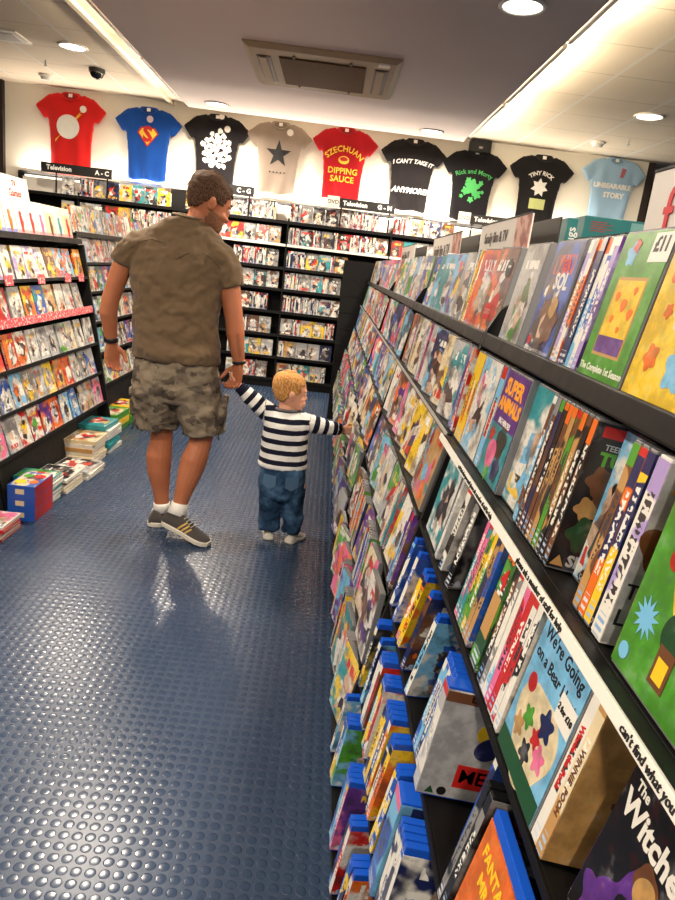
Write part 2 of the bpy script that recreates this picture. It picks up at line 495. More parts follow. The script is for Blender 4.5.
for x, y, lab in ((-1.32, 7.33, 'round downlight in the taupe bulkhead above the black white-print tee shirt'),
                  (.82, 7.33, 'round downlight in the taupe bulkhead above the tee shirt reading ANYMORE'),
                  (.82, 3.96, 'large bright round downlight in the taupe bulkhead nearest the camera'),
                  (-1.32, 3.96, 'round downlight in the taupe bulkhead over the man'),
                  (-1.32, .6, 'round downlight in the taupe bulkhead behind the near left rack'),
                  (.82, .6, 'round downlight in the taupe bulkhead above the sloping rack'),
                  (-.25, -1.9, 'round downlight in the taupe bulkhead behind the camera')):
    downlight(x, y, ZB, PW, lab)
for x, y, lab in ((-2.38, 6.38, 'round downlight in the cream ceiling tiles above the superhero tee shirts'),
                  (2.51, 6.24, 'round downlight in the cream ceiling tiles above the pale blue tee shirt'),
                  (-2.5, 2.6, 'round downlight in the cream ceiling above the near black rack'),
                  (2.51, 2.6, 'round downlight in the cream ceiling beyond the sloping rack'),
                  (2.51, -.9, 'round downlight in the cream ceiling far behind the sloping rack'),
                  (-2.5, -.9, 'round downlight in the cream ceiling far behind the camera'),
                  (4.3, 6.3, 'round downlight in the cream ceiling by the dark side wall')):
    downlight(x, y, ZC, PW * .8, lab)
# fluorescent tubes lying in the troughs on both sides of the bulkhead
tube_mat = plain('lit_tube', (1, .95, .86), .4, ecol=(1, .86, .66, 1), estr=1.5)
for sx, x, pw in ((1, BX1 + .035, 16), (-1, BX0 - .035, 4.5)):
    for k in range(6):
        y0 = 7.45 - k * 1.5
        t = empty('cove_light', (x, y0 - .7, ZB + .028))
        tag(t, 'thin fluorescent tube hidden beside the %s edge of the taupe bulkhead' % ('right' if sx > 0 else 'left'), 'tube light', 'cove tubes on the %s of the bulkhead' % ('right' if sx > 0 else 'left'))
        bm = bmesh.new(); cyl(bm, (0, 0, 0), .008, 1.38, 12, 'Y'); link('tube', mesh(bm, 'tube', True), tube_mat, t)
        bm = bmesh.new(); box(bm, (-.012, -.71, -.02), (.012, .71, -.009)); box(bm, (-.012, .69, -.009), (.012, .71, .012)); box(bm, (-.012, -.71, -.009), (.012, -.69, .012))
        link('batten', mesh(bm, 'batten'), ring_mat, t)
        L = bpy.data.lights.new('cove_lamp', 'AREA'); L.shape = 'RECTANGLE'; L.size = .03; L.size_y = 1.36; L.energy = pw; L.color = (1, .84, .60)
        lo = bpy.data.objects.new('cove_lamp', L); C.objects.link(lo); lo.location = (x + sx * .012, y0 - .7, ZB + .03)
        lo.rotation_euler = (0, -sx * R(130), 0)

# tubes on top of the wall shelving, washing the wall upwards
for k, x in enumerate((-3.2, -2.25, -1.15, -.4, .5, 1.3, 2.3)):
    t = empty('shelf_light', (x, 8.09, 2.03)); tag(t, 'slim lit tube %s along the back wall, lying behind the top shelf discs' % ORD[k], 'tube light', 'wall washing tubes behind the top shelf')
    bm = bmesh.new(); cyl(bm, (0, 0, 0), .01, .66, 12, 'X'); link('tube', mesh(bm, 'tube', True), tube_mat, t)
    bm = bmesh.new(); box(bm, (-.35, -.014, -.172), (.35, .014, -.0105)); link('batten', mesh(bm, 'batten'), ring_mat, t)
    L = bpy.data.lights.new('shelf_lamp', 'AREA'); L.shape = 'RECTANGLE'; L.size = .66; L.size_y = .03; L.energy = SHELFW; L.color = (1, .89, .74)
    lo = bpy.data.objects.new('shelf_lamp', L); C.objects.link(lo); lo.location = (x, 8.085, 2.045); lo.rotation_euler = (R(190), 0, 0)

# air conditioner cassette
ac = empty('air_conditioner', (-.235, 5.66, ZB)); tag(ac, 'cream ceiling air conditioner cassette with brown intake grille in the taupe bulkhead', 'air conditioner')
acm = plain('aged_cream_plastic', sr(176, 156, 128), .6, .15); acd = plain('brown_intake_grille', sr(110, 86, 64), .6)
bm = bmesh.new()
for k, (z, s) in enumerate(((0, 1.0), (-.014, .995), (-.03, .93))):
    pass
ring_loft(bm, [[V((sx * .55 * s, sy * .535 * s, z)) for sx, sy in ((-1, -1), (1, -1), (1, 1), (-1, 1))] for z, s in ((.0, 1.0), (-.012, 1.0), (-.034, .93))])
link('bezel', mesh(bm, 'bezel'), acm, ac)
def grille_mat():
    t = NT('intake_louvres'); x, y, z = t.sep(t.coord())
    f = t.math('FRACT', t.math('DIVIDE', y, .03))
    return t.P(col=t.mix(t.math('LESS_THAN', f, .35), sr(120, 88, 56), sr(72, 50, 32)), rough=.7, spec=.08, nor=t.bump(f, .5, .004))
bx('intake_grille', (-.31, -.36, -.044), (.31, .36, -.03), grille_mat(), ac, .006)
for sx in (-1, 1):
    o = bx('outlet', (sx * .42 - .05, -.34, -.04), (sx * .42 + .05, .34, -.033), plain('outlet_dark', sr(70, 58, 50), .6), ac)
    bx('flap', (sx * .42 - .035, -.33, -.047), (sx * .42 + .02, .33, -.041), acm, o, .002)
bx('sensor', (.39, -.5, -.042), (.47, -.42, -.03), plain('sensor_white', sr(226, 220, 208), .4), ac, .002)
for sy in (-1, 1):
    for x in (-.2, .2):
        bx('clip', (x - .008, sy * .40 - .02, -.046), (x + .008, sy * .40 + .02, -.032), acd, ac)

def dome_cam(x, y, lab):
    t = empty('security_camera', (x, y, ZC)); tag(t, lab, 'security camera')
    bm = bmesh.new(); cyl(bm, (0, 0, -.015), .075, .03, 28); link('base', mesh(bm, 'base'), plain('dark_plastic', sr(40, 36, 34), .4), t)
    bm = bmesh.new(); ellipsoid(bm, (0, 0, -.03), (.066, .066, .062)); link('dome', mesh(bm, 'dome', True), plain('smoked_dome', sr(14, 14, 15), .08, .8), t)
dome_cam(-2.414, 7.08, 'black domed security camera on the cream ceiling above the blue tee shirt')
def smoke(x, y, lab):
    t = empty('smoke_detector', (x, y, ZC)); tag(t, lab, 'smoke detector')
    bm = bmesh.new(); cyl(bm, (0, 0, -.012), .07, .024, 28, r2=.074); link('base', mesh(bm, 'base'), ring_mat, t)
    bm = bmesh.new(); cyl(bm, (0, 0, -.037), .045, .028, 28, r2=.058); link('sensor_cap', mesh(bm, 'cap'), ring_mat, t)
smoke(-3.1, 7.6, 'white round smoke detector on the ceiling above the red circle tee shirt')
smoke(2.537, 7.463, 'white round smoke detector on the ceiling above the pale blue tee shirt')
v = empty('ceiling_vent', (-2.95, 6.3, ZC)); tag(v, 'pale square ceiling vent above the left racks', 'vent')
bx('frame', (-.2, -.16, -.012), (.2, .16, 0), ring_mat, v, .003); bx('louvre', (-.15, -.11, -.016), (.15, .11, -.011), plain('vent_grey', sr(206, 200, 190), .5), v)
for x, y, lab in ((-2.86, 7.0, 'small grey sprinkler head hanging from the cream ceiling by the security camera'), (2.75, 7.2, 'small grey sprinkler head hanging from the ceiling by the pale blue tee shirt')):
    t = empty('sprinkler', (x, y, ZC)); tag(t, lab, 'sprinkler')
    bm = bmesh.new(); cyl(bm, (0, 0, -.02), .008, .04, 10); link('stem', mesh(bm, 's'), grey_rail, t)
    bm = bmesh.new(); cyl(bm, (0, 0, -.045), .017, .006, 14); link('deflector', mesh(bm, 'd'), grey_rail, t)

# ------------------------------------------------------------------ tee shirts
from mathutils.bvhtree import BVHTree
def fabric(name, col, sc=240, var=.08):
    t = NT(name); p = t.coord()
    n = t.noise(p, sc, 2); n2 = t.noise(p, 6, 3)
    c = t.mix(n2, tuple(q * (1 - var) for q in col), tuple(min(1, q * (1 + var)) for q in col))
    return t.P(col=c, rough=.9, spec=.15, sheen=.15, nor=t.bump(n, .12, .002))
def tee_mesh(seed):
    bm = bmesh.new()
    prof = [(-.76, .20), (-.755, .212), (-.6, .212), (-.42, .222), (-.27, .245), (-.16, .235), (-.10, .20), (-.055, .145), (-.02, .10), (-.004, .085)]
    ring_loft(bm, [sell((0, 0, z), (hw, 0, 0), (0, .026 if hw > .1 else .018, 0), 28, .7) for z, hw in prof])
    for s in (-1, 1):
        limb(bm, [((s * .10, 0, -.105), .095, .02), ((s * .2, 0, -.135), .098, .021), ((s * .305, 0, -.205), .082, .019), ((s * .325, 0, -.22), .08, .017)], 16, (0, 1, 0), round_end=False)
    me = remeshed(bm, .011, 3, 'tee')
    for v in me.vertices:
        c = v.co; k = min(1, max(0, (-c.z) / .7))
        f = math.sin(c.x * 30 + seed * 2.3 + noise.noise(V((c.x * 4, c.z * 3, seed))) * 3) * .006 * (.25 + k) + noise.noise(V((c.x * 7, c.z * 5, seed + 4))) * .010
        c.y += f
        if c.z < -.7: c.z += math.sin(c.x * 26 + seed) * .008
    return me
def drape(me, bvh, off=.0025):
    for v in me.vertices:
        h = bvh.ray_cast(V((v.co.x, -1, v.co.z)), V((0, 1, 0)))
        if h[0] is not None: v.co.y = h[0].y - off + v.co.y
def poly(pts, y=0.0, th=.001):
    bm = bmesh.new()
    vs = [bm.verts.new((x, y, z)) for x, z in pts]
    f = bm.faces.new(vs)
    r = bmesh.ops.extrude_face_region(bm, geom=[f])
    for g in r['geom']:
        if isinstance(g, bmesh.types.BMVert): g.co.y -= th
    bmesh.ops.triangulate(bm, faces=bm.faces)
    bmesh.ops.subdivide_edges(bm, edges=[e for e in bm.edges if e.calc_length() > .05], cuts=2)
    return mesh(bm, 'print')
circ = lambda cx, cz, r, n=32, ry=None: [(cx + r * math.cos(2 * PI * i / n), cz + (ry or r) * math.sin(2 * PI * i / n)) for i in range(n)]
def star(cx, cz, r, k=.4, n=5, rot=PI / 2): return [(cx + (r if i % 2 == 0 else r * k) * math.cos(rot + PI * i / n), cz + (r if i % 2 == 0 else r * k) * math.sin(rot + PI * i / n)) for i in range(2 * n)]
pr_white = plain('print_white', sr(240, 238, 232), .7); pr_black = plain('print_black', sr(22, 20, 22), .7); pr_yel = plain('print_yellow', sr(240, 200, 60), .7)
pr_red = plain('print_red', sr(190, 30, 28), .7); pr_green = plain('print_green', sr(70, 170, 90), .7); pr_cyan = plain('print_pale_blue', sr(160, 214, 232), .7); pr_lime = plain('print_lime', sr(206, 214, 140), .7)
tagm = plain('paper_tag', sr(244, 240, 234), .6)
class Tee:
    def __init__(s, x, top, col, label, seed, scale=1.0, rz=0):
        s.me = tee_mesh(seed); s.bvh = BVHTree.FromPolygons([v.co.copy() for v in s.me.vertices], [tuple(p.vertices) for p in s.me.polygons])
        s.o = link('tee_shirt', s.me, fabric('tee_fabric_%d' % seed, col)); tag(s.o, label, 'T-shirt', 'tee shirts pinned along the back wall')
        s.o.matrix_local = T(x, YW - .055, top) @ M.Rotation(R(rz), 4, 'Y') @ M.Scale(scale, 4)
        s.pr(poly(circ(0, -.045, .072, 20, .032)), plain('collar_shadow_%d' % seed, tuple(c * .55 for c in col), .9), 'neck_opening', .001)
        bm = bmesh.new(); limb(bm, [((.088 * math.cos(a), -.004, -.03 + .055 * math.sin(a)), .008, .006) for a in [PI + PI * i / 10 for i in range(11)]], 8)
        me = mesh(bm, 'collar', True); drape(me, s.bvh, .004); link('collar', me, s.me.materials[0], s.o)
        s.pr(poly([(-.02, -.055), (.02, -.055), (.02, -.02), (-.02, -.02)]), tagm, 'size_label', .004)
    def pr(s, me, m, name='print', off=.0035):
        drape(me, s.bvh, off); return link(name, me, m, s.o)
    def txt(s, st, size, x, z, m, bold=.001, arc=0, name='print_lettering', off=.0045, **k):
        me = text_mesh(st, size, .0004, bold=bold, **k)
        for v in me.vertices:
            a, b, c = v.co
            if arc: t = a / arc; a, b = (arc + b) * math.sin(t), (arc + b) * math.cos(t) - arc
            v.co = V((x + a, -c, z + b))
        s.pr(me, m, name, off)
    def tagp(s, x, z, r=.028, m=None): s.pr(poly(circ(x, z, r, 14)), m or tagm, 'price_tag', .008)
t1 = Tee(-3.03, 2.93, sr(206, 34, 32), 'red tee shirt with a big white circle and thin yellow bolt', 1, 1.04)
t1.pr(poly(circ(-.02, -.34, .118, 40)), pr_white, 'circle_print')
t1.pr(poly([(.05, -.25), (.115, -.175), (.095, -.215), (.125, -.2), (.06, -.27)]), pr_yel, 'bolt_tip'); t1.pr(poly([(-.1, -.43), (-.15, -.5), (-.125, -.465), (-.15, -.475), (-.085, -.415)]), pr_yel, 'bolt_tip')
t1.tagp(.135, -.155, .034)
t2 = Tee(-2.185, 2.885, sr(24, 74, 158), 'blue tee shirt with a red and yellow diamond S shield', 2)
sh = [(-.075, .085), (.075, .085), (.118, .03), (0, -.115), (-.118, .03)]
t2.pr(poly([(x, z - .30) for x, z in sh]), pr_red, 'shield', .003); t2.pr(poly([(x * .84, z * .82 - .298) for x, z in sh]), pr_yel, 'shield_field', .005)
t2.txt('S', .21, 0, -.29, pr_red, .010, name='shield_letter', off=.010); t2.tagp(.02, -.13, .036, plain('pink_tag', sr(214, 190, 200), .6))
t3 = Tee(-1.435, 2.90, sr(30, 27, 30), 'black tee shirt with a large white cluster print above the mans head', 3)
for i in range(34):
    a = i * 2.4; r = .014 * math.sqrt(i) * 2.1
    cx, cz = r * math.cos(a) * .95 + .01, -.37 + r * math.sin(a) * 1.15
    t3.pr(poly([(cx + (.018 + .022 * random.random()) * math.cos(b), cz + (.018 + .022 * random.random()) * math.sin(b)) for b in [2 * PI * j / 7 + i for j in range(7)]]), pr_white, 'white_patch')
t3.tagp(.045, -.03, .03); t3.tagp(.115, -.15, .034)
t4 = Tee(-.745, 2.905, sr(150, 136, 124), 'heather grey tee shirt with a single black star', 4)
t4.pr(poly(star(0, -.34, .145, .4)), pr_black, 'star_print')
for i in range(5): t4.pr(poly(star(-.08 + .04 * i, -.53, .013, .45, 5 if i % 2 else 4)), pr_black, 'small_star')
t4.tagp(.11, -.11, .036)
t5 = Tee(-.02, 2.93, sr(176, 28, 36), 'crimson tee shirt with yellow lettering SZECHUAN DIPPING SAUCE', 5)
t5.txt('SZECHUAN', .085, 0, -.23, pr_yel, .002, arc=.26, spacing=1.05); t5.txt('DIPPING', .088, 0, -.46, pr_yel, .002); t5.txt('SAUCE', .088, 0, -.545, pr_yel, .002)
t5.pr(poly(circ(0, -.345, .06, 24, .042)), pr_yel, 'sauce_dish'); t5.pr(poly(circ(0, -.335, .045, 24, .022)), pr_red, 'sauce', .005)
t6 = Tee(.745, 2.905, sr(32, 29, 31), 'black tee shirt with slanted white lettering ending ANYMORE', 6)
t6.txt("I CAN'T TAKE IT", .062, 0, -.245, pr_white, .002, arc=.9, shear=.25); t6.txt('ANYMORE!', .08, 0, -.55, pr_white, .003, shear=.25)
t7 = Tee(1.44, 2.87, sr(26, 24, 28), 'black tee shirt with green lettering Rick and Morty and green splash', 7)
t7.txt('Rick and Morty', .068, 0, -.235, pr_green, .001, arc=.5)
for cx, cz, r in ((0, -.4, .075), (-.07, -.44, .04), (.06, -.47, .045), (-.05, -.33, .03), (.09, -.35, .026), (0, -.53, .03), (-.11, -.5, .02), (.12, -.44, .018)):
    t7.pr(poly([(cx + r * (1 + .25 * math.sin(5 * b + r * 90)) * math.cos(b), cz + r * (1 + .25 * math.sin(5 * b + r * 90)) * math.sin(b)) for b in [2 * PI * j / 26 for j in range(26)]]), pr_green, 'splash')
t8 = Tee(2.19, 2.905, sr(30, 28, 30), 'black tee shirt with white arched lettering over a pale lime block', 8)
t8.txt('TINY RICK', .06, 0, -.2, pr_white, .002, arc=.2); t8.pr(poly(star(.0, -.35, .10, .6, 7)), pr_white, 'white_burst')
t8.pr(poly([(-.09, -.58), (.09, -.58), (.09, -.47), (-.09, -.47)]), pr_lime, 'lime_block'); 
t9 = Tee(3.0, 2.97, sr(158, 192, 220), 'pale blue tee shirt with white block lettering ending STORY', 9)
t9.txt('UNBEARABLE', .07, 0, -.31, pr_white, .004); t9.txt('STORY', .075, .03, -.405, pr_white, .004)
t9.pr(poly([(.06, -.21), (.1, -.21), (.12, -.12), (.07, -.11)]), plain('pink_patch', sr(176, 100, 110), .7), 'swing_tag', .008)
bs = empty('wall_box', (1.46, YW - .07, 2.92)); tag(bs, 'small black box speaker on the wall top above the Rick and Morty tee shirt', 'casing')  # plain black box with a small mark, its use unknown
bx('cabinet', (-.115, -.06, -.09), (.115, .068, .04), black_metal, bs, .01); bx('badge', (-.02, -.063, -.05), (.02, -.058, -.03), grey_rail, bs)
# ------------------------------------------------------------------ sloping rack on the right
AR = R(12); RR = T(.05, 0, 0) @ M.Rotation(AR, 4, 'Y')
TZ = [1.345, 1.13, .935, .742, .54, .335]
TW = [z / math.cos(AR) for z in TZ]
TN = ['top', 'second', 'third', 'fourth', 'fifth', 'lowest']
EDGE = [.10, 1.42, 2.67, 3.92, 5.17, 6.42]
BAYN = ['nearest', 'second', 'third', 'fourth', 'farthest']
acr = plain('clear_shelf_lip', sr(196, 194, 188), .15)
for b in range(5):
    y0, y1 = EDGE[b], EDGE[b + 1]
    r = empty('display_rack', mat=RR)
    tag(r, ['nearest bay of the black sloping six tier rack of children\'s films', 'second bay of the black sloping disc rack, behind the thin divider', 'third bay of the black sloping disc rack, within the toddler\'s reach', 'fourth bay of the black sloping disc rack, beyond the toddler', 'farthest bay of the black sloping disc rack, ending in a black panel'][b], 'display rack', 'bays of the sloping disc rack')
    bx('back_panel', (.165, y0, TW[5] - .05), (.18, y1 - .001, 1.44), black_panel, r)
    bm = bmesh.new(); box(bm, (.24, y0 + .001, 0), (.34, y1 - .002, TZ[5] - .06), mat=RR.inverted()); link('plinth', mesh(bm, 'plinth'), black_panel, r)
    for k, w_ in enumerate(TW):
        s = bx('shelf', (0 if k < 2 else .006, y0 + .001, w_ - (.012 if k < 2 else .006)), (.164, y1 - .02, w_), black_metal, r, .001)
        if k == 0: bx('shelf_lip', (-.012, y0 + .001, w_ - .022), (-.001, y1 - .02, w_ + .008), black_metal, s, .003)
        elif k == 1:
            bx('shelf_lip', (-.0183 if b == 0 else -.006, y0 + .001, w_ - .012), (-.0005, y1 - .02, w_ - .001), black_metal, s, .001)
            if b == 0:
                st = bx('price_rail', (-.0225, y0 + .001, w_ - .0155), (-.0185, y1 - .005, w_ - .002), white_rail, s, .001, T(0, 0, 0))
                tm = plain('rail_lettering_black', sr(24, 22, 24), .6)
                for yy, tx in ((1.05, "can't find what you want? please ask a member of staff for help"), (.69, "please ask a member of staff for help"), (.40, "can't find what you want?")):
                    text(s, tx, .0115 if yy < 1 else .0105, tm, T(-.0231, yy, w_ - .0088) @ FACE_NEG_X, 0, 'rail_lettering')
            else:
                bx('price_rail', (-.0085, y0 + .001, w_ - .008), (-.0065, y1 - .02, w_ + .001), grey_rail, s, .001)
        else: bx('shelf_lip', (.001, y0 + .001, w_ - .010), (.0055, y1 - .02, w_), black_metal, s, .001)
    # divider at the far end of the bay, with a rounded nose beside the top tier
    bm = bmesh.new()
    prof = [(.004, TW[5] - .02), (.165, TW[5] - .05), (.165, 1.50), (.07, 1.50), (.03, TW[0] + .09), (.0, TW[0] + .06), (-.012, TW[0] + .015), (-.012, TW[0] - .03), (.004, TW[0] - .04)]
    va = [bm.verts.new((u, y1 - .019, w_)) for u, w_ in prof]; vb = [bm.verts.new((u, y1 - .002, w_)) for u, w_ in prof]
    n = len(prof); bm.faces.new(va); bm.faces.new(vb[::-1])
    for i in range(n): bm.faces.new((va[i], vb[i], vb[(i + 1) % n], va[(i + 1) % n]))
    link('divider', mesh(bm, 'divider'), black_metal, r)
    bm = bmesh.new(); box(bm, (-.01, y0, 0), (.012, y1 - .002, 1.44), mat=RR.inverted() @ T(.86, 0, 0) @ M.Rotation(-AR, 4, 'Y'))
    link('rear_panel', mesh(bm, 'rear_panel'), black_panel, r)
    if b == 4:
        bm = bmesh.new(); box(bm, (.09, y1, .02), (1.0, y1 + .05, 1.515), mat=RR.inverted())
        ep = link('end_panel', mesh(bm, 'end_panel'), black_panel, r)
        bm = bmesh.new()
        for k in range(9): box(bm, (.10, y1 - .006, .14 + k * .15), (.98, y1 - .0005, .152 + k * .15), mat=RR.inverted())
        link('panel_slat', mesh(bm, 'slat'), black_metal, ep)

LEAN = [-3, -4, -2, -1, -4, -5]
def face_R(t, y, d=.0145, lean=0, u=0, yaw=0):
    l = LEAN[t] + lean
    return RR @ T(d / 2 + (.003, .003, .004, -.004, -.008, -.008)[t] + u + .055 * abs(math.sin(R(yaw))), y, TW[t] + .0012 + d * .5 * abs(math.sin(R(l)))) @ M.Rotation(R(l), 4, 'Y') @ M.Rotation(R(-90 + yaw), 4, 'Z')
def spine_R(t, y, w=.135, d=.0145, tilt=0, u=0, yaw=0, lean=0):
    l = LEAN[t] + lean
    return RR @ T((.003, .003, .004, -.004, -.008, -.008)[t] + u, y, TW[t] + .0012 + d * .5 * abs(math.sin(R(tilt)))) @ M.Rotation(R(l), 4, 'Y') @ T(w / 2, 0, w * max(0, math.sin(R(-l))) * 0) @ M.Rotation(R(tilt), 4, 'X') @ M.Rotation(R(yaw), 4, 'Z')

def spread_word(how): return how
GT = ['discs on the %s tier of the sloping rack' % n for n in TN]

# ---- the nearest bay, item by item, far end first
HERO = []
def hero(t, mode, y, cols, label, dims=(.135, .19, .0145), shell='clear', name='dvd_case', cat='DVD case', tilt=0, lean=0, yaw=0, u=0, band=0):
    if mode == 'F': m = face_R(t, y, dims[2], lean, u, yaw)
    else: m = spine_R(t, y, dims[0], dims[2], tilt, u, yaw, lean)
    o = disc_case(name, m, cols, label, GT[t], cat, dims, True, shell, band)
    return o, dims
def dec(h, s, size, x, z, col, bold=.0003, **k):
    o, (w, hh, d) = h
    return text(o, s, size, plain('ink_%s' % col.replace(' ', '_'), PAL[col], .4), T(x, -d / 2 - .0009, z) @ FACE_NEG_Y, bold, 'title_lettering', ext=.0003, **k)
def art(col):
    k = 'art_' + col.replace(' ', '_')
    if k not in MATS:
        t = NT(k); q = t.coord(); c = PAL[col]
        a = t.noise(q, 34, 4, .6); b_ = t.noise(t.node('VectorMath', 0, {'operation': 'ADD'}, i0=q, i1=(.3, .7, .2)), 90, 3, .6)
        base = t.mix(t.step(a, .42, .66), c, tuple(v * .66 for v in c)); base = t.mix(t.step(a, .48, .30), base, tuple(min(1, v * .88 + .10) for v in c))
        base = t.mix(t.math('MULTIPLY', t.step(b_, .54, .66), .16), base, (c[2] * .5 + .1, c[0] * .6, c[1] * .6))
        MATS[k] = t.P(col=base, rough=.3, spec=.5, coat=.25, crough=.12)
    return MATS[k]
def shape(h, pts, col, name='cover_picture', lift=.0008):
    o, (w, hh, d) = h
    bm = bmesh.new(); f = bm.faces.new([bm.verts.new((x, -d / 2 - lift, z)) for x, z in pts])
    r = bmesh.ops.extrude_face_region(bm, geom=[f])
    for g in r['geom']:
        if isinstance(g, bmesh.types.BMVert): g.co.y -= .0003
    return link(name, mesh(bm, name), art(col) if name in ('cover_art', 'cover_picture', 'cover_scene', 'glow_disc', 'leaf', 'badge', 'picture_foot', 'oval') else plain('ink_%s' % col.replace(' ', '_'), PAL[col], .4), o)
def side_text(h, s, size, z, col, bold=.0003):
    o, (w, hh, d) = h
    return text(o, s, size, plain('ink_%s' % col.replace(' ', '_'), PAL[col], .4), T(-w / 2 - .0010, 0, z) @ FACE_NEG_X @ M.Rotation(-PI / 2, 4, 'Z'), bold, 'spine_lettering', ext=.0003)
def blob(cx, cz, r, k=5, a=.15, ph=0): return [(cx + r * (1 + a * math.sin(k * b + ph)) * math.cos(b), cz + r * (1 + a * math.sin(k * b + ph)) * math.sin(b)) for b in [2 * PI * j / 36 for j in range(36)]]
rect = lambda x0, z0, x1, z1: [(x0, z0), (x1, z0), (x1, z1), (x0, z1)]
BOX = dict(name='dvd_box_set', cat='box set')

# top tier
hero(0, 'F', 1.285, ('silver', 'grey', 'green'), 'grey and green DVD case just in front of the curved black divider nose')
h = hero(0, 'F', 1.105, ('navy', 'blue', 'brown'), 'navy DVD case with red and white lettering SOL, top tier')
dec(h, 'SOL', .036, .012, .122, 'white', .0012); dec(h, 'SEA', .024, .012, .148, 'red', .001)
shape(h, blob(.02, .055, .032, 6, .12), 'brown'); shape(h, blob(.018, .082, .017, 4, .1), 'tan', lift=.0011); shape(h, blob(-.048, .024, .008, 1, 0), 'red', 'age_mark'); dec(h, 'DVD', .010, -.048, .01, 'white')
for i, (c, n) in enumerate((('tan', 'tan'), ('orange', 'orange'), ('lilac', 'lilac'), ('navy', 'dark navy'), ('sky blue', 'sky blue'), ('blue', 'mid blue'), ('purple', 'purple'))):
    cc = (c, random.choice(['navy', 'white', 'lilac']), random.choice(['white', 'silver', 'orange']))
    hero(0, 'S', 1.022 - i * .0165, cc, '%s DVD spine, %s of seven between the navy case and green box set' % (n, ORD[i]), u=random.uniform(0, .004))
h = hero(0, 'F', .834, ('green', 'green', 'yellow'), 'thick green box set reading The Complete 1st Season with 11 pound sticker', (.136, .192, .042), **BOX)
shape(h, rect(-.0675, .003, .0645, .1885), 'green', 'cover_art', .0006)
shape(h, rect(-.043, .035, .04, .134), 'tan', 'picture_frame'); shape(h, rect(-.0395, .039, .0365, .13), 'yellow', lift=.0012); shape(h, rect(-.0395, .039, .0365, .06), 'purple', 'picture_foot', .0015)
for x, z, r in ((-.025, .11, .006), (.02, .118, .005), (.025, .09, .007), (-.02, .082, .005), (.0, .1, .008), (.008, .07, .004)): shape(h, blob(x, z, r, 3, .1), 'orange', 'spot', .0016)
shape(h, blob(-.03, .162, .014, 5, .2), 'sky blue', 'badge'); shape(h, blob(-.022, .172, .008, 4, .2), 'red', 'badge', .0012)
dec(h, 'The Complete 1st Season', .0125, 0, .018, 'white', .0003)
shape(h, rect(.018, .152, .067, .186), 'white', 'price_sticker', .0012); 
text(h[0], '£11', .024, plain('ink_black', PAL['black'], .4), T(.042, -.0226, .172) @ FACE_NEG_Y, .0008, 'price_lettering', ext=.0003)
text(h[0], 'DISC 1', .012, plain('ink_white', PAL['white'], .4), T(.0686, 0, .08) @ FACE_POS_X @ M.Rotation(PI / 2, 4, 'Z'), .0003, 'side_lettering', ext=.0003)
h = hero(0, 'F', .690, ('yellow', 'yellow', 'orange'), 'bright yellow box set beside the green box set, top tier', (.136, .19, .03), shell='white', **BOX)
shape(h, rect(-.0675, .003, .0645, .1865), 'yellow', 'cover_art', .0006)
for x, z, r, c in ((-.035, .15, .02, 'orange'), (.03, .155, .026, 'red'), (-.005, .16, .018, 'sky blue'), (.03, .045, .022, 'sky blue'), (-.03, .05, .014, 'orange'), (.0, .1, .016, 'cream'), (-.03, .1, .008, 'orange'), (.035, .1, .01, 'orange')): shape(h, blob(x, z, r, 5, .18, r * 300), c, lift=.0009 + r * .01)
hero(0, 'S', .598, ('black', 'dark green', 'teal'), 'dark DVD spine at the near end of the top tier')
hero(0, 'S', .575, ('teal', 'navy', 'black'), 'teal DVD spine nearest the camera on the top tier')

# second tier
for i in range(4): hero(1, 'S', 1.392 - i * .0162, ('yellow', 'orange' if i % 2 else 'yellow', 'yellow'), 'yellow DVD spine, %s of four beside the divider, second tier' % ORD[i])
h = hero(1, 'F', 1.262, ('sky blue', 'white', 'pink'), 'pale DVD case with pink figures and white title beside the yellow spines')
h = hero(1, 'S', 1.176, ('sky blue', 'white', 'red'), 'thick pale blue DVD spine with a red cap, beside the purple cover', (.135, .19, .025))
side_text(h, 'ANGELS', .018, .09, 'red', .0006)
h = hero(1, 'F', 1.085, ('purple', 'purple', 'orange'), 'purple and blue DVD case with orange lettering SUPER ANIMALS')
shape(h, rect(-.0672, .003, .0645, .1865), 'purple', 'cover_art', .0006); shape(h, rect(-.067, .003, .064, .095), 'teal', 'cover_scene', .0008)
dec(h, 'SUPER', .036, -.002, .16, 'gold', .0016); dec(h, 'ANIMALS', .030, 0, .13, 'gold', .0016); dec(h, 'BIG HEROES', .013, 0, .103, 'white', .0004)
shape(h, blob(.015, .072, .028, 5, .1), 'brown'); shape(h, blob(-.02, .045, .026, 3, .06), 'pink', lift=.0012); shape(h, blob(.03, .03, .02, 5, .12), 'navy', lift=.0014); shape(h, blob(-.015, .012, .012, 7, .3), 'green', 'leaf', .0016); shape(h, blob(-.045, .075, .012, 5, .2), 'red', lift=.0012)
h = hero(1, 'F', .962, ('teal', 'white', 'sky blue'), 'pale teal DVD case with white birds behind the row of dark spines', u=.012)
hero(1, 'S', .899, ('sky blue', 'brown', 'white'), 'pale blue and brown DVD spine at the far end of the dark spine row', yaw=-3)
DS = (('brown', 'black', 'grey'), ('navy', 'brown', 'green'), ('black', 'brown', 'orange'), ('brown', 'tan', 'orange'), ('black', 'tan', 'orange'), ('brown', 'green', 'red'), ('black', 'tan', 'orange'), ('brown', 'black', 'brown'))
for i, c in enumerate(DS):
    h = hero(1, 'S', .882 - i * .0158, c, '%s and %s DVD spine with %s cap, %s in the dark spine row' % (c[0], c[1], c[2], ORD[i]), yaw=-3)
h = hero(1, 'S', .754, ('black', 'brown', 'orange'), 'dark DVD case lettered TURTLES and SEASON, at the near end of dark spines', yaw=-3)
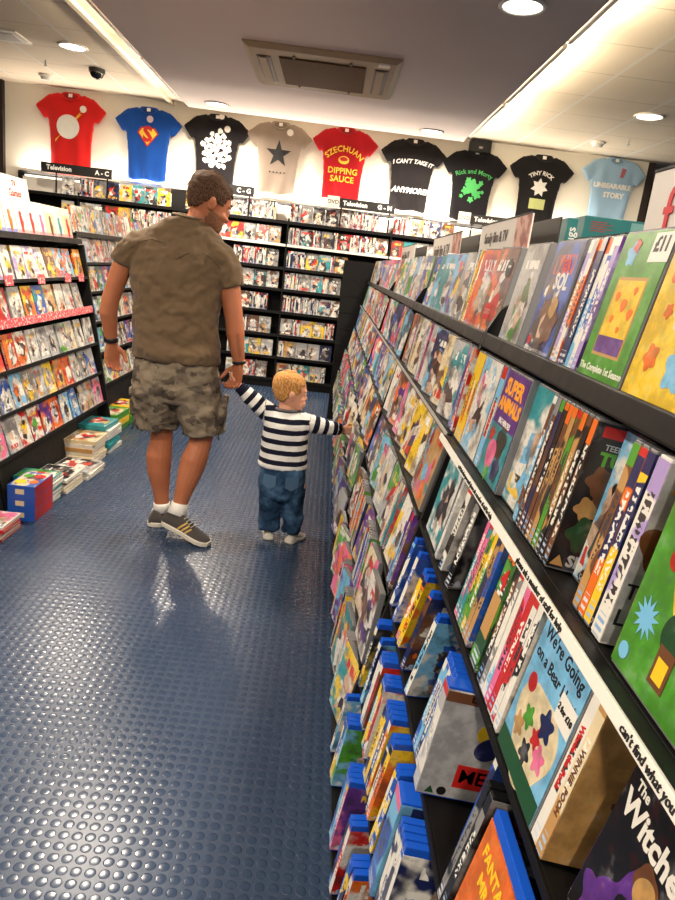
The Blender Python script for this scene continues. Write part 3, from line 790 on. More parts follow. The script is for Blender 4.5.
shape(h, rect(-.0672, .003, .0645, .1865), 'black', 'cover_art', .0006); shape(h, rect(-.058, .170, -.012, .183), 'red', 'cover_badge', .0009)
dec(h, 'TEENAGE MUTANT NINJA', .0095, -.050, .159, 'silver', .0002, align='LEFT'); dec(h, 'TURTLES', .022, -.052, .144, 'green', .001, align='LEFT'); dec(h, 'SEASON', .020, -.046, .014, 'silver', .0008, align='LEFT')
for x, z, r, c in ((-.04, .118, .017, 'brown'), (-.02, .095, .02, 'brown'), (-.045, .082, .014, 'tan'), (-.036, .05, .021, 'dark green'), (.01, .06, .026, 'dark green')): shape(h, blob(x, z, r, 5, .16, x * 50), c, lift=.0009 + r * .01)
shape(h, [(-.065, .006), (-.048, .006), (-.0565, .02)], 'tan', 'age_mark')
hero(1, 'F', .700, ('sky blue', 'white', 'black'), 'pale blue DVD case tucked behind the spines right of the TURTLES case', u=.035)
for i, (c, n) in enumerate(((('brown', 'tan', 'green'), 'multicoloured brown'), (('orange', 'navy', 'red'), 'orange and navy'), (('navy', 'yellow', 'navy'), 'navy and yellow'))):
    hero(1, 'S', .648 - i * .0165, c, '%s DVD spine right of the pale blue case, second tier' % n, tilt=0)
h = hero(1, 'S', .590, ('lilac', 'white', 'lilac'), 'white DVD case numbered 2 with black script beginning The Lit', (.135, .19, .022), shell='white')
shape(h, rect(-.067, .003, .0645, .1865), 'silver', 'cover_art', .0006); dec(h, '2', .026, -.058, .168, 'tan', .001, align='LEFT'); dec(h, 'The', .022, -.063, .058, 'black', align='LEFT'); dec(h, 'Little', .024, -.064, .03, 'black', align='LEFT'); shape(h, blob(-.045, .105, .022, 3, .2), 'brown')
shape(h, blob(.01, .1, .035, 3, .2), 'brown'); shape(h, blob(.03, .135, .02, 4, .2), 'black')
h = hero(1, 'F', .478, ('green', 'yellow', 'cream'), 'large green and gold box set with pale blue flowers, nearest the camera', (.145, .20, .028), **BOX)
shape(h, rect(-.072, .003, .069, .197), 'green', 'cover_art', .0006); shape(h, blob(.02, .125, .058, 3, .1), 'yellow', 'glow_disc', .0008); shape(h, blob(.025, .13, .036, 4, .1), 'cream', 'glow_disc', .001)
dec(h, 'Tinker', .036, .02, .172, 'tan', .0008)
for x, z, r in ((-.045, .06, .02), (.045, .055, .024)):
    shape(h, [(x + (r if i % 2 else r * .5) * math.cos(2 * PI * i / 24), z + (r if i % 2 else r * .5) * math.sin(2 * PI * i / 24)) for i in range(24)], 'sky blue', 'flower', .0012)
shape(h, blob(-.03, .125, .014, 2, .3), 'red', 'leaf', .0012); shape(h, blob(.01, .075, .026, 2, .25), 'dark green', 'leaf', .0012); shape(h, rect(-.012, .02, .012, .055), 'brown', 'lantern', .0014); shape(h, rect(-.008, .025, .008, .045), 'yellow', 'lantern_glass', .0017)
shape(h, blob(-.058, .02, .008, 1, 0), 'sky blue', 'age_mark', .0012)
hero(1, 'S', .408, ('sky blue', 'sky blue', 'blue'), 'sky blue DVD spine beside the gold box set, nearest end of second tier')
hero(1, 'S', .389, ('black', 'dark green', 'black'), 'black DVD spine beside the sky blue spine, nearest end of second tier')

# third tier
h = hero(2, 'F', 1.285, ('white', 'teal', 'black'), 'white and teal DVD case just past the divider, third tier', u=.004)
hero(2, 'S', 1.195, ('silver', 'white', 'grey'), 'silver DVD spine right of the white and teal case, third tier', tilt=4)
hero(2, 'S', 1.165, ('white', 'black', 'red'), 'white and black DVD case leaning right of the silver spine', tilt=6, yaw=14)
hero(2, 'S', 1.10, ('black', 'grey', 'purple'), 'black DVD case with a pale figure, leaning before the pink spines', tilt=4, yaw=18)
for i, (c, n) in enumerate(((('pink', 'teal', 'navy'), 'pink and teal'), (('teal', 'pink', 'red'), 'teal and pink'), (('green', 'yellow', 'white'), 'lime striped'), (('yellow', 'green', 'orange'), 'yellow and green'), (('navy', 'tan', 'blue'), 'navy patterned'), (('blue', 'tan', 'orange'), 'blue patterned'))):
    hero(2, 'S', .975 - i * .0175, c, '%s DVD spine, left of the thick green numeral 4 box' % n)
h = hero(2, 'S', .835, ('dark green', 'green', 'green'), 'thick green box set with a red and yellow numeral 4 on its spine', (.136, .192, .038), **BOX)
o, dm = h
text(o, '4', .042, plain('ink_red', PAL['red'], .4), T(-.0695, 0, .135) @ FACE_NEG_X, .0015, 'spine_lettering', ext=.0003)
text(o, 'DAB', .016, plain('ink_orange', PAL['orange'], .4), T(-.0695, .0, .168) @ FACE_NEG_X, .0006, 'spine_lettering', ext=.0003)
bm = bmesh.new(); box(bm, (-.0697, -.016, .05), (-.0690, .016, .112)); link('spine_picture', mesh(bm, 'sp'), plain('ink_tan', PAL['tan'], .4), o)
for i, (c, n) in enumerate(((('brown', 'black', 'grey'), 'brown'), (('white', 'grey', 'red'), 'white'), (('sky blue', 'white', 'blue'), 'sky blue'), (('pink', 'red', 'white'), 'pink'), (('red', 'red', 'white'), 'plain red'), (('red', 'white', 'red'), 'red and white'), (('white', 'black', 'silver'), 'white and black'))):
    hero(2, 'S', .797 - i * .0165, c, '%s DVD spine, %s right of the green numeral 4 box' % (n, ORD[i]), tilt=-2, shell='white' if i > 3 else 'clear')
h = hero(2, 'F', .612, ('sky blue', 'cream', 'green'), 'pale blue DVD case reading We\'re Going on a Bear Hunt, third tier', u=.0)
shape(h, rect(-.0672, .003, .0645, .1865), 'sky blue', 'cover_art', .0006); shape(h, rect(-.067, .003, .064, .028), 'dark green', 'cover_band', .001); shape(h, blob(0, .06, .055, 3, .12), 'cream', 'cover_scene', .0008)
dec(h, "We're Going", .021, -.002, .158, 'black', .0004); dec(h, 'on a Bear Hunt', .019, -.002, .132, 'black', .0004)
shape(h, blob(-.042, .1, .011, 1, 0), 'red', 'badge', .0011)
for x, z, r, c in ((.02, .088, .015, 'navy'), (-.02, .07, .012, 'green'), (-.035, .05, .012, 'tan'), (.0, .04, .012, 'black'), (.03, .055, .013, 'pink'), (.01, .065, .01, 'red')): shape(h, blob(x, z, r, 5, .25, z * 200), c, lift=.0012)
shape(h, rect(.024, .105, .064, .135), 'white', 'price_sticker', .0014); text(h[0], '2 for £10', .0095, plain('ink_black', PAL['black'], .4), T(.044, -.0095, .121) @ FACE_NEG_Y, .0003, 'price_lettering', ext=.0003)
h = hero(2, 'S', .534, ('cream', 'white', 'cream'), 'cream DVD spine with red lettering Winnie the Pooh, third tier', shell='black')
side_text(h, 'Winnie the Pooh', .0105, .1, 'red', .0003)
h = hero(2, 'S', .5185, ('tan', 'cream', 'tan'), 'tan DVD case with spine lettering WINNIE POOH, third tier', shell='black')
side_text(h, 'WINNIE  POOH', .0105, .085, 'brown', .0002); shape(h, rect(-.067, .003, .0645, .1865), 'tan', 'cover_art', .0006); shape(h, blob(.0, .07, .022, 5, .3), 'brown'); shape(h, rect(.02, .11, .05, .14), 'black', 'stamp')
h = hero(2, 'F', .410, ('black', 'purple', 'navy'), 'black DVD case lettered The Witches with a magenta figure', u=.016, lean=2)
shape(h, rect(-.0672, .003, .0645, .1865), 'black', 'cover_art', .0006); dec(h, 'The', .013, -.045, .140, 'white', .0003); dec(h, 'Witches', .030, -.010, .120, 'white', .0010)
shape(h, blob(.0, .05, .038, 4, .22, 1), 'purple'); shape(h, blob(-.03, .03, .028, 5, .2), 'purple', 'cover_picture', .001); shape(h, blob(.005, .088, .013, 2, .1), 'tan', 'cover_picture', .0014); shape(h, blob(.002, .094, .015, 4, .1), 'brown', 'cover_picture', .0012); shape(h, blob(.008, .05, .022, 3, .3), 'black', 'cover_picture', .0013)

# fourth to sixth tier: blue topped cases, many showing their fronts
BLU = dict(name='blue_disc_case', cat='disc case', shell='blue', band=.013)
bd = (.135, .172, .0125)
for y, c, ti, yw, n in ((1.375, ('white', 'blue', 'sky blue'), 3, 16, 'white and blue front'), (1.30, ('blue', 'white', 'navy'), 4, 12, 'mid blue front'), (1.235, ('orange', 'yellow', 'navy'), 6, 18, 'gold and orange front'), (1.21, ('yellow', 'orange', 'navy'), 6, 18, 'yellow and gold front'), (1.13, ('brown', 'navy', 'orange'), 3, 16, 'brown battle scene front'), (1.05, ('white', 'sky blue', 'blue'), 5, 14, 'white front with blue triangle')):
    hero(3, 'S', y, c, 'blue topped disc case with %s, fourth tier of the nearest bay' % n, bd, tilt=ti, yaw=yw, **BLU)
for i, c in enumerate((('blue', 'sky blue', 'white'), ('sky blue', 'white', 'blue'), ('blue', 'navy', 'white'), ('white', 'sky blue', 'blue'), ('white', 'grey', 'red'))):
    hero(3, 'S', .900 - i * .0142, c, 'blue topped %s disc case, %s of five behind the boxed DOUBLE set' % (c[0], ORD[i]), bd, **BLU)
h = hero(3, 'S', .812, ('white', 'silver', 'red'), 'white boxed set lettered DOUBLE with red block ME, fourth tier', (.137, .178, .026), name='dvd_box_set', cat='box set', shell='blue', band=.004, u=-.008, lean=-4)
shape(h, rect(-.068, .003, .0645, .172), 'silver', 'cover_art', .0006); shape(h, rect(-.068, .156, .0645, .172), 'brown', 'cover_band', .0009); dec(h, 'DOUBLE', .012, -.01, .164, 'white', .0004)
shape(h, rect(-.022, .022, .028, .06), 'red', 'title_block', .0009); dec(h, 'ME', .031, .003, .041, 'silver', .0005)
shape(h, blob(.012, .115, .02, 2, .12, 1.5), 'yellow'); shape(h, blob(.012, .092, .019, 2, .12), 'navy', lift=.0012); shape(h, [(-.058, .006), (-.044, .006), (-.051, .018)], 'dark green', 'age_mark'); shape(h, blob(-.034, .012, .007, 1, 0), 'black', 'age_mark')
h = hero(3, 'S', .705, ('navy', 'blue', 'white'), 'blue disc case with a big white oval and price sticker', bd, u=.035, **BLU)
shape(h, rect(-.0672, .003, .0645, .158), 'blue', 'cover_art', .0006); shape(h, blob(-.02, .09, .034, 2, .2, 1.5), 'white', 'oval', .0009); shape(h, rect(.015, .06, .05, .095), 'white', 'price_sticker', .0012)
for i in range(2): hero(3, 'S', .635 - i * .0165, ('black', 'grey', 'black'), 'black disc case, %s of two left of the orange FANTASTIC case' % ORD[i], bd, name='blue_disc_case', cat='disc case', shell='black')
h = hero(3, 'F', .530, ('orange', 'orange', 'yellow'), 'orange disc case lettered FANTASTIC MR. FOX, fourth tier', bd, **BLU)
shape(h, rect(-.0672, .003, .0645, .158), 'orange', 'cover_art', .0006); dec(h, 'FANTASTIC', .021, 0, .13, 'yellow', .0006); dec(h, 'MR. FOX', .021, 0, .105, 'yellow', .0006); shape(h, blob(-.02, .055, .02, 5, .2), 'grey'); shape(h, blob(.03, .05, .018, 6, .2), 'brown')
for i in range(3): hero(3, 'S', .448 - i * .0145, ('blue', 'white', 'sky blue'), 'bright blue disc case, %s of three right of the FANTASTIC case' % ORD[i], bd, **BLU)

def blue_row(t, spec):
    k = 0
    for y, n, cols, ti, yw in spec:
        for i in range(n):
            c = cols if i == n - 1 else (random.choice(['blue', 'sky blue', 'white', 'navy']), random.choice(['white', 'blue', 'yellow']), 'blue')
            hero(t, 'S', y - i * .0142, c, 'blue topped disc case, %s %s, %s from the divider, %s tier' % (c[0], 'front' if i == n - 1 else 'spine', ORD[k], TN[t]), bd, tilt=ti, yaw=yw, u=random.uniform(0, .006), **BLU); k += 1
blue_row(4, ((1.37, 2, ('black', 'yellow', 'white'), 4, 12), (1.30, 1, ('navy', 'sky blue', 'white'), 5, 16), (1.23, 3, ('brown', 'red', 'white'), 3, 8), (1.145, 3, ('white', 'red', 'grey'), 2, 6), (1.065, 4, ('yellow', 'orange', 'white'), 2, 6), (.985, 2, ('yellow', 'orange', 'black'), 4, 10), (.92, 2, ('yellow', 'blue', 'red'), 5, 12)))
h = hero(4, 'S', .83, ('sky blue', 'blue', 'pink'), 'thick pale blue box set with round red sticker, fifth tier', (.137, .178, .045), name='dvd_box_set', cat='box set', shell='blue', band=.004)
shape(h, rect(-.068, .003, .0645, .172), 'sky blue', 'cover_art', .0006); shape(h, blob(-.005, .11, .022, 1, 0), 'red', 'round_sticker', .0012); shape(h, blob(.03, .06, .03, 4, .2), 'pink'); shape(h, blob(-.03, .04, .028, 4, .2), 'brown'); shape(h, rect(-.05, .14, .06, .172), 'navy', 'cover_band')
blue_row(4, ())
for i in range(4): hero(4, 'S', .775 - i * .0142, ('navy', 'white', 'blue'), 'navy disc case, %s of four right of the pale blue box set' % ORD[i], bd, tilt=-3, **BLU)
blue_row(5, ((1.385, 1, ('sky blue', 'white', 'grey'), 6, 10), (1.30, 3, ('green', 'sky blue', 'brown'), 3, 6), (1.14, 4, ('purple', 'pink', 'yellow'), 2, 4), (1.02, 2, ('red', 'white', 'orange'), 4, 10), (.93, 3, ('orange', 'white', 'blue'), 3, 8)))

# ---- bays further along: covers facing out mixed with spines
many = Many()
h = hero(0, 'F', 1.50, ('orange', 'brown', 'red'), 'dark orange DVD case with a black round badge and red LEGO square', yaw=4)
shape(h, blob(.03, .145, .02, 1, 0), 'black', 'round_badge'); dec(h, 'NEW', .008, .03, .148, 'white'); shape(h, rect(-.05, .03, -.005, .065), 'red', 'logo_square', .0009); dec(h, 'LEGO', .016, -.0275, .0475, 'white', .0008)
h = hero(2, 'F', 1.515, ('tan', 'orange', 'sky blue'), 'orange DVD case with round pastel animals, last before the thin divider', lean=2)
shape(h, rect(-.0672, .003, .0645, .1865), 'tan', 'cover_art', .0006); dec(h, 'TOM', .034, .015, .16, 'red', .0012)
for x, z, r, c in ((-.02, .07, .026, 'sky blue'), (.02, .08, .022, 'pink'), (.01, .035, .028, 'orange'), (-.035, .03, .018, 'pink'), (.045, .05, .014, 'teal'), (.035, .11, .012, 'red')): shape(h, blob(x, z, r, 2, .1, z * 40), c, lift=.0008 + r * .01)
def fill_bay(b, t):
    y = EDGE[b] + (.165 if b == 1 and t in (0, 2) else .012); end = EDGE[b + 1] - .035; k = 0
    while True:
        if t == 4 and 3.30 < y + .07 < 3.62: y = 3.64
        spine = random.random() < (.22 if b == 1 else .12)
        if t >= 3 and b == 1: spine = random.random() < .3
        if spine:
            n = random.randint(3, 5)
            ti = random.choice((0, 0, 3, -3))
            if y + n * .0155 + .02 > end: break
            for i in range(n):
                c = pick3(KIDS); yy = y + .01 + i * .0155
                m = spine_R(t, yy, tilt=ti, u=random.uniform(0, .006))
                if b <= 2:
                    disc_case('dvd_case', m, c, '%s spined DVD with %s cap, %s from near, %s tier, %s sloping bay' % (c[0], c[2], ORD[k], TN[t], BAYN[b]), GT[t], detailed=(b == 1)); k += 1
                else: many.add(m, (.135, .19, .0145), c)
            y += n * .0155 + .02
        else:
            if y + .137 > end: break
            c = pick3(KIDS if random.random() < .85 else FAR)
            m = face_R(t, y + .0685, lean=random.uniform(-2, 3), u=random.uniform(0, .008), yaw=random.uniform(3, 15))
            if b <= 2:
                disc_case('dvd_case', m, c, '%s and %s DVD cover, %s from near, %s tier, %s sloping bay' % (c[0], c[1], ORD[k], TN[t], BAYN[b]), GT[t], detailed=(b == 1)); k += 1
            else: many.add(m, (.135, .19, .0145), c)
            y += .137 + random.choice((.003, .008, .02, .04))
h = None
for b in range(1, 5):
    for t in range(6): fill_bay(b, t)
# ------------------------------------------------------------------ racks on the left
AL = R(10.1); RL = T(-1.54, 0, 0) @ M.Rotation(-AL, 4, 'Y')
LZ = [.286, .5, .71, .95, 1.17, 1.42]; LW = [z / math.cos(AL) for z in LZ]
LN = ['lowest', 'second lowest', 'third', 'fourth', 'fifth', 'top']
def pink_rail_mat():
    t = NT('pink_promotional_rail'); x, y, z = t.sep(t.coord())
    n = t.node('TexNoise', 0, Vector=t.xyz(0.0, t.math('MULTIPLY', y, 70.0), t.math('MULTIPLY', z, 60.0)), Scale=1.0, Detail=1.0)
    return t.P(col=t.mix(t.math('GREATER_THAN', n, .58), sr(206, 74, 84), sr(240, 214, 206)), rough=.4)
pink_rail = pink_rail_mat()
def left_rack(y0, y1, base, label, wz, shallow=.2):
    r = empty('display_rack', mat=base); tag(r, label, 'display rack', 'black racks along the left of the aisle')
    bx('back_panel', (-.19, y0, .0), (-.175, y1, 1.46), black_panel, r)
    bx('plinth', (-.174, y0 + .022, .0), (-.07, y1 - .022, wz[0] - .03), black_panel, r)
    for yy in (y0, y1 - .022): bx('side_panel', (-.174, yy, 0), (.012, yy + .022, wz[5] - .03 if yy > y0 else wz[5] - .03), black_metal, r, .003)
    for k, w_ in enumerate(wz):
        wide = .40 if k == 5 else .174
        s = bx('shelf', (-wide, y0 + .023, w_ - .012), (0, y1 - .023, w_), black_metal, r, .002)
        bx('shelf_lip', (.0005, y0 + .023, w_ - (.028 if k == 5 else .012)), (.008, y1 - .023, w_ + .008), black_metal, s, .001)
    return r
r1 = left_rack(3.28, 5.02, RL, 'black five shelf display rack with a pink rail, left of the man', LW)
r0 = left_rack(1.70, 3.262, RL, 'black display rack at the left frame edge, nearest the camera', LW)
RL2 = T(-1.60, 0, 0) @ M.Rotation(-AL, 4, 'Y')
LW2 = [z / math.cos(AL) for z in (.36, .60, .83, 1.05, 1.26, 1.47)]
r2 = left_rack(5.05, 7.3, RL2, 'black display rack behind the mans bare left arm', LW2)
bx('pink_rail', (.0085, 3.31, LW[3] - .022), (.011, 4.99, LW[3] + .026), pink_rail, r1)
for k, yy in enumerate((3.42, 3.78, 4.20, 4.62, 4.86)): bx('pink_price_tag', (.0085, yy - .05, LW[4] - .026), (.0105, yy + .05, LW[4] + .03), pink_rail, r1)
def face_L(base, w_, y, d=.0145, lean=4, u=0, yaw=0):
    return base @ T(-d / 2 - .006 - u, y, w_ + .0012 + d * .5 * abs(math.sin(R(lean)))) @ M.Rotation(R(-lean), 4, 'Y') @ M.Rotation(R(90 + yaw), 4, 'Z')
GL = 'discs on the black rack left of the man'
cat_pool = [(('white', 'grey', 'silver'), 1), (('red', 'grey', 'white'), 1)]
for k in range(5):
    y = 3.315; j = 0
    while y + .14 < 5.0:
        if k == 4 and 3.55 < y < 4.3: c = random.choice((('white', 'silver', 'yellow'), ('white', 'lilac', 'yellow')))
        elif k == 4: c = random.choice((('brown', 'tan', 'yellow'), ('yellow', 'orange', 'brown'), ('sky blue', 'orange', 'white')))
        elif k == 3: c = (('white', 'grey', 'silver'), ('red', 'pink', 'white'), ('red', 'pink', 'silver'), ('silver', 'white', 'grey'), ('orange', 'yellow', 'brown'), ('blue', 'teal', 'white'), ('cream', 'tan', 'orange'), ('white', 'cream', 'orange'), ('white', 'silver', 'red'), ('grey', 'silver', 'tan'), ('silver', 'black', 'white'), ('white', 'silver', 'tan'))[j % 12]
        elif k == 2: c = (('white', 'grey', 'silver'), ('orange', 'red', 'yellow'), ('orange', 'red', 'white'), ('white', 'orange', 'black'), ('silver', 'white', 'grey'), ('silver', 'grey', 'white'), ('grey', 'silver', 'black'), ('green', 'silver', 'white'), ('cream', 'silver', 'grey'), ('silver', 'white', 'grey'))[j % 10]
        elif k == 1: c = (('grey', 'silver', 'black'), ('silver', 'blue', 'white'), ('sky blue', 'white', 'orange'), ('grey', 'tan', 'yellow'), ('silver', 'grey', 'tan'), ('yellow', 'silver', 'grey'), ('orange', 'tan', 'red'), ('red', 'orange', 'white'), ('silver', 'white', 'grey'))[j % 9]
        else: c = (('silver', 'pink', 'grey'), ('silver', 'grey', 'white'), ('red', 'white', 'yellow'), ('white', 'red', 'green'), ('purple', 'orange', 'white'), ('orange', 'red', 'silver'), ('white', 'sky blue', 'black'), ('blue', 'sky blue', 'white'), ('brown', 'silver', 'tan'), ('silver', 'tan', 'grey'))[j % 10]
        disc_case('dvd_case', face_L(RL, LW[k], y + .069, lean=random.uniform(3, 8), yaw=random.uniform(-3, 3)), c,
                  '%s and %s DVD cover, %s from near, %s shelf, pink-railed rack' % (c[0], c[1], ORD[j], LN[k]), GL, detailed=False)
        j += 1; y += .138 + random.choice((.004, .01, .03))
for k in range(5):
    j = 0
    for yy in (3.17, 3.02, 2.87, 2.72):
        c = pick3(LEFT); m = face_L(RL, LW[k], yy, lean=5)
        if yy > 2.95:
            disc_case('dvd_case', m, c, '%s and %s DVD cover, %s on the %s shelf at the left edge' % (c[0], c[1], ('last', 'second last')[j], LN[k]), 'discs on the rack at the left frame edge', detailed=False); j += 1
        else: many.add(m, (.135, .19, .0145), c)
for k in range(6):
    y = 5.09
    while y + .14 < 7.25:
        if random.random() < .3:
            for i in range(4): many.add(RL2 @ T(-.075, y + .01 + i * .0155, LW2[k] + .001) @ M.Rotation(PI, 4, 'Z'), (.135, .19, .0145), pick3(FAR))
            y += .07
        else:
            many.add(face_L(RL2, LW2[k], y + .069), (.135, .19, .0145), pick3(LEFT)); y += .142
# boxes standing along the top of the rack
pack_c = [('yellow', 'orange'), ('yellow', 'brown'), ('white', 'blue'), ('white', 'yellow'), ('white', 'orange'), ('white', 'red'), ('white', 'red'), ('white', 'pink'), ('cream', 'brown'), ('white', 'teal'), ('cream', 'red')]
for i, (a, b_) in enumerate(pack_c):
    y = 3.44 + i * .142
    m = RL @ T(-.06, y, LW[5] + .001) @ M.Rotation(R(-2), 4, 'Y') @ M.Rotation(R(90), 4, 'Z')
    t = empty('toy_box', mat=m); tag(t, '%s boxed toy with a %s figure, %s along the top of the pink-railed rack' % (a, b_, ORD[i]), 'toy box', 'boxed toys on top of the left rack')
    hh = .24 if i < 2 else .2
    bx('carton', (-.066, -.035, 0), (.066, .035, hh), plain('carton_' + a, PAL[a], .4), t, .002)
    bx('header_flap', (-.062, -.0365, hh - .05), (.062, -.0352, hh - .004), plain('carton_pale', PAL['white'] if a != 'white' else PAL['silver'], .4), t)
    bm = bmesh.new(); limb(bm, [((0, -.0375, .02), .012, .0012), ((.006, -.0375, .07), .022, .0012), ((-.004, -.0375, .105), .014, .0012), ((0, -.0375, .125), .018, .0012)], 10); link('figure_picture', mesh(bm, 'fig', True), plain('ink_' + b_.replace(' ', '_'), PAL[b_], .4), t)
    bx('base_print', (-.062, -.0365, .004), (.062, -.0352, .03), plain('carton_pink_print', sr(214, 150, 150), .4) if i > 4 else plain('carton_blue_print', sr(120, 130, 190), .4), t)
sg = empty('header_sign', mat=RL @ T(-.16, 4.42, LW[5] + .215)); tag(sg, 'white header sign with red lettering standing over the boxed toys', 'sign')
bx('board', (-.006, -.2, 0), (.006, .2, .15), plain('sign_white', sr(226, 220, 208), .5), sg, .002)
bx('stem', (-.008, -.01, -.212), (.008, .01, 0), grey_rail, sg)
text(sg, 'TV', .05, pr_red, T(.007, 0, .105) @ FACE_POS_X, .001); text(sg, 'Games', .06, pr_red, T(.007, 0, .05) @ FACE_POS_X, .001)

# ------------------------------------------------------------------ books piled on the floor by the left rack
page = plain('page_white', sr(226, 220, 206), .8)
bkn = [0]
def book(x0, x1, y0, y1, z, h, cover, top, label, group, rz=0):
    t = empty('book', mat=T((x0 + x1) / 2, (y0 + y1) / 2, z) @ M.Rotation(R(rz), 4, 'Z')); tag(t, label, 'book', group)
    a, b_ = (x1 - x0) / 2, (y1 - y0) / 2
    e = min(.0025, h * .15)
    bx('pages', (-a + .003, -b_ + .003, e), (a - .003, b_ - .003, h - e), page, t)
    bm = bmesh.new(); box(bm, (-a, -b_, 0), (a, b_, e)); box(bm, (-a, -b_, h - e), (a, b_, h)); box(bm, (-a, -b_, e), (a, -b_ + .003, h - e)); box(bm, (a - .003, -b_ + .003, e), (a, b_, h - e))if h > .03 else None
    link('cover', mesh(bm, 'cover'), plain('book_' + cover.replace(' ', '_'), PAL[cover], .35), t)
    if top:
        bm = bmesh.new(); box(bm, (-a + .006, -b_ + .006, h), (a - .006, b_ - .006, h + .0004)); uv = bm.loops.layers.uv.new('UVMap')
        for f in bm.faces:
            for l in f.loops: l[uv].uv = (.5 + l.vert.co.y / b_ * .5, .5 - l.vert.co.x / a * .5)
        o = link('front_picture', mesh(bm, 'fp'), COVER, t); colour(o, (top, cover, 'red' if top != 'red' else 'black'))
    return t
for i in range(3):
    t = book(-1.535, -1.395, 3.29, 3.52, i * .0635, .063, 'blue', 'cream' if i == 2 else None, 'thick blue and red boxed book, %s of three in the nearest blue pile' % ('bottom', 'middle', 'topmost')[i], 'blue and red books on the floor')
    bx('red_side', (.0695, -.112, .002), (.0705, .112, .061), plain('book_red', PAL['red'], .35), t); bx('side_sticker', (-.03, -.1158, .018), (.015, -.1149, .045), plain('book_cream', PAL['cream'], .4), t)
    if i == 2:
        for (x, y, s, c) in ((-.03, -.05, .03, 'yellow'), (.03, .05, .028, 'red'), (-.03, .05, .025, 'green'), (.035, -.04, .024, 'orange')): 
            bm = bmesh.new(); cyl(bm, (x, y, .0642), s, .0012, 20); link('cover_spot', mesh(bm, 'spot'), plain('ink_' + c, PAL[c], .4), t)
def pile(n, x0, x1, y0, y1, h, covers, tops, desc, group, jit=.012):
    for i in range(n):
        dx, dy = random.uniform(-jit, jit), random.uniform(-jit, jit)
        c = covers[i % len(covers)]
        book(x0 + dx, x1 + dx, y0 + dy, y1 + dy, i * (h + .0008), h, c, tops if i == n - 1 else None, '%s book, %s up in %s' % (c, ORD[i], desc), group, random.uniform(-4, 4))
pile(6, -1.62, -1.41, 3.545, 3.70, .024, ['teal', 'white', 'teal'], 'green', 'the pile right behind the blue boxed books', 'teal books on the floor')
pile(5, -1.62, -1.40, 3.73, 3.99, .017, ['white', 'cream', 'white', 'brown', 'white'], 'black', 'the low white pile behind the teal books', 'white books on the floor')
pile(3, -1.60, -1.36, 4.01, 4.27, .018, ['white', 'white', 'silver'], 'black', 'the lowest white pile, its top cover black and red', 'low white books on the floor')
pile(6, -1.68, -1.44, 4.30, 4.56, .026, ['white', 'cream', 'white', 'tan'], 'tan', 'the tan-topped pile', 'tan topped books on the floor')
pile(6, -1.68, -1.44, 4.59, 4.86, .032, ['white', 'teal', 'teal', 'white'], 'teal', 'the tall teal-topped pile', 'teal topped books on the floor')
pile(3, -1.78, -1.54, 5.12, 5.42, .05, ['green', 'yellow', 'green'], 'cream', 'the green and yellow pile beyond the rack end', 'green books on the floor')
pile(3, -1.76, -1.53, 5.46, 5.74, .05, ['green', 'green', 'yellow'], 'yellow', 'the farther green pile beyond the rack end', 'farther green books on the floor')
pile(5, -1.66, -1.43, 3.02, 3.22, .014, ['red', 'white', 'red'], 'pink', 'the thin red and white pile at the frame edge', 'red and white books at the frame edge')

# ------------------------------------------------------------------ shelving along the back wall
WZ = [1.855, 1.61, 1.363, 1.127, .876, .615, .361, .104]
WE = [-3.62, -2.86, -1.71, -.56, .59, 1.74, 2.89]
bayw = ['under the red tee shirt', 'under the blue S tee shirt', 'behind the man', 'under the grey star tee shirt', 'under the SZECHUAN and ANYMORE tee shirts', 'behind the family film sign']
RN = ['top', 'second', 'third', 'fourth', 'fifth', 'sixth', 'seventh', 'lowest']
YF = 7.85
for b in range(6):
    x0, x1 = WE[b], WE[b + 1]
    r = empty('wall_shelving', ((x0 + x1) / 2, YF, 0)); tag(r, ('narrow ' if b == 0 else '') + 'black eight shelf wall unit packed with discs, ' + bayw[b], 'shelving', 'black shelving units along the back wall')
    h = (x1 - x0) / 2
    bx('back_panel', (-h, .27, 0), (h, .29, 2.08), black_panel, r)
    bx('plinth', (-h + .002, .04, 0), (h - .002, .269, .085), black_panel, r)
    bx('side_panel', (-h, -.004, 0), (-h + .014, .269, 1.9), black_metal, r)
    for k, z in enumerate(WZ):
        s = bx('shelf', (-h + .0145, 0, z - .012), (h - .001, .269, z), black_metal, r)
        bx('shelf_lip', (-h + .0145, -.009, z - (.02 if k != 1 else .014)), (h - .001, -.0005, z + .012), black_metal if k != 1 else white_rail, s)
def face_W(x, z, d=.0145, lean=4): return T(x, YF + .006 + d / 2, z + .0012) @ M.Rotation(R(-lean), 4, 'X')
def spine_W(x, z): return T(x, YF + .008 + .0675, z + .0012) @ M.Rotation(R(90), 4, 'Z')
cnt = {}
def vis(x, k):
    if k <= 1: return -3.1 < x < 1.35
    return -1.16 < x < .10
for k, z in enumerate(WZ):
    for b in range(6):
        x = WE[b] + .02; j = 0
        while x < WE[b + 1] - .15:
            if not vis(x + .07, k): x += .14; continue
            if random.random() < (.62 if k != 2 or b != 2 else .1):
                c = pick3(FAR)
                disc_case('dvd_case', face_W(x + .0685, z, lean=random.uniform(2, 6)), c, '%s and %s DVD cover, %s on %s wall shelf %s' % (c[0], c[1], ORD[j], RN[k], bayw[b].split(' tee shirt')[0]), 'discs on the back wall shelves', detailed=False)
                j += 1; x += .139
            else:
                n = random.randint(3, 8); n = min(n, int((WE[b + 1] - .02 - x) / .0152))
                for i in range(n): many.add(spine_W(x + .0075 + i * .0152, z), (.135, .19, .0145), pick3(['white', 'silver', 'grey', 'black', 'white', 'silver', 'red', 'cream', 'navy', 'black']))
                x += n * .0152 + .004
many.done('dvd_cases', 'small far off DVD cases and spines filling the back shelves and rack ends', 'DVD cases')

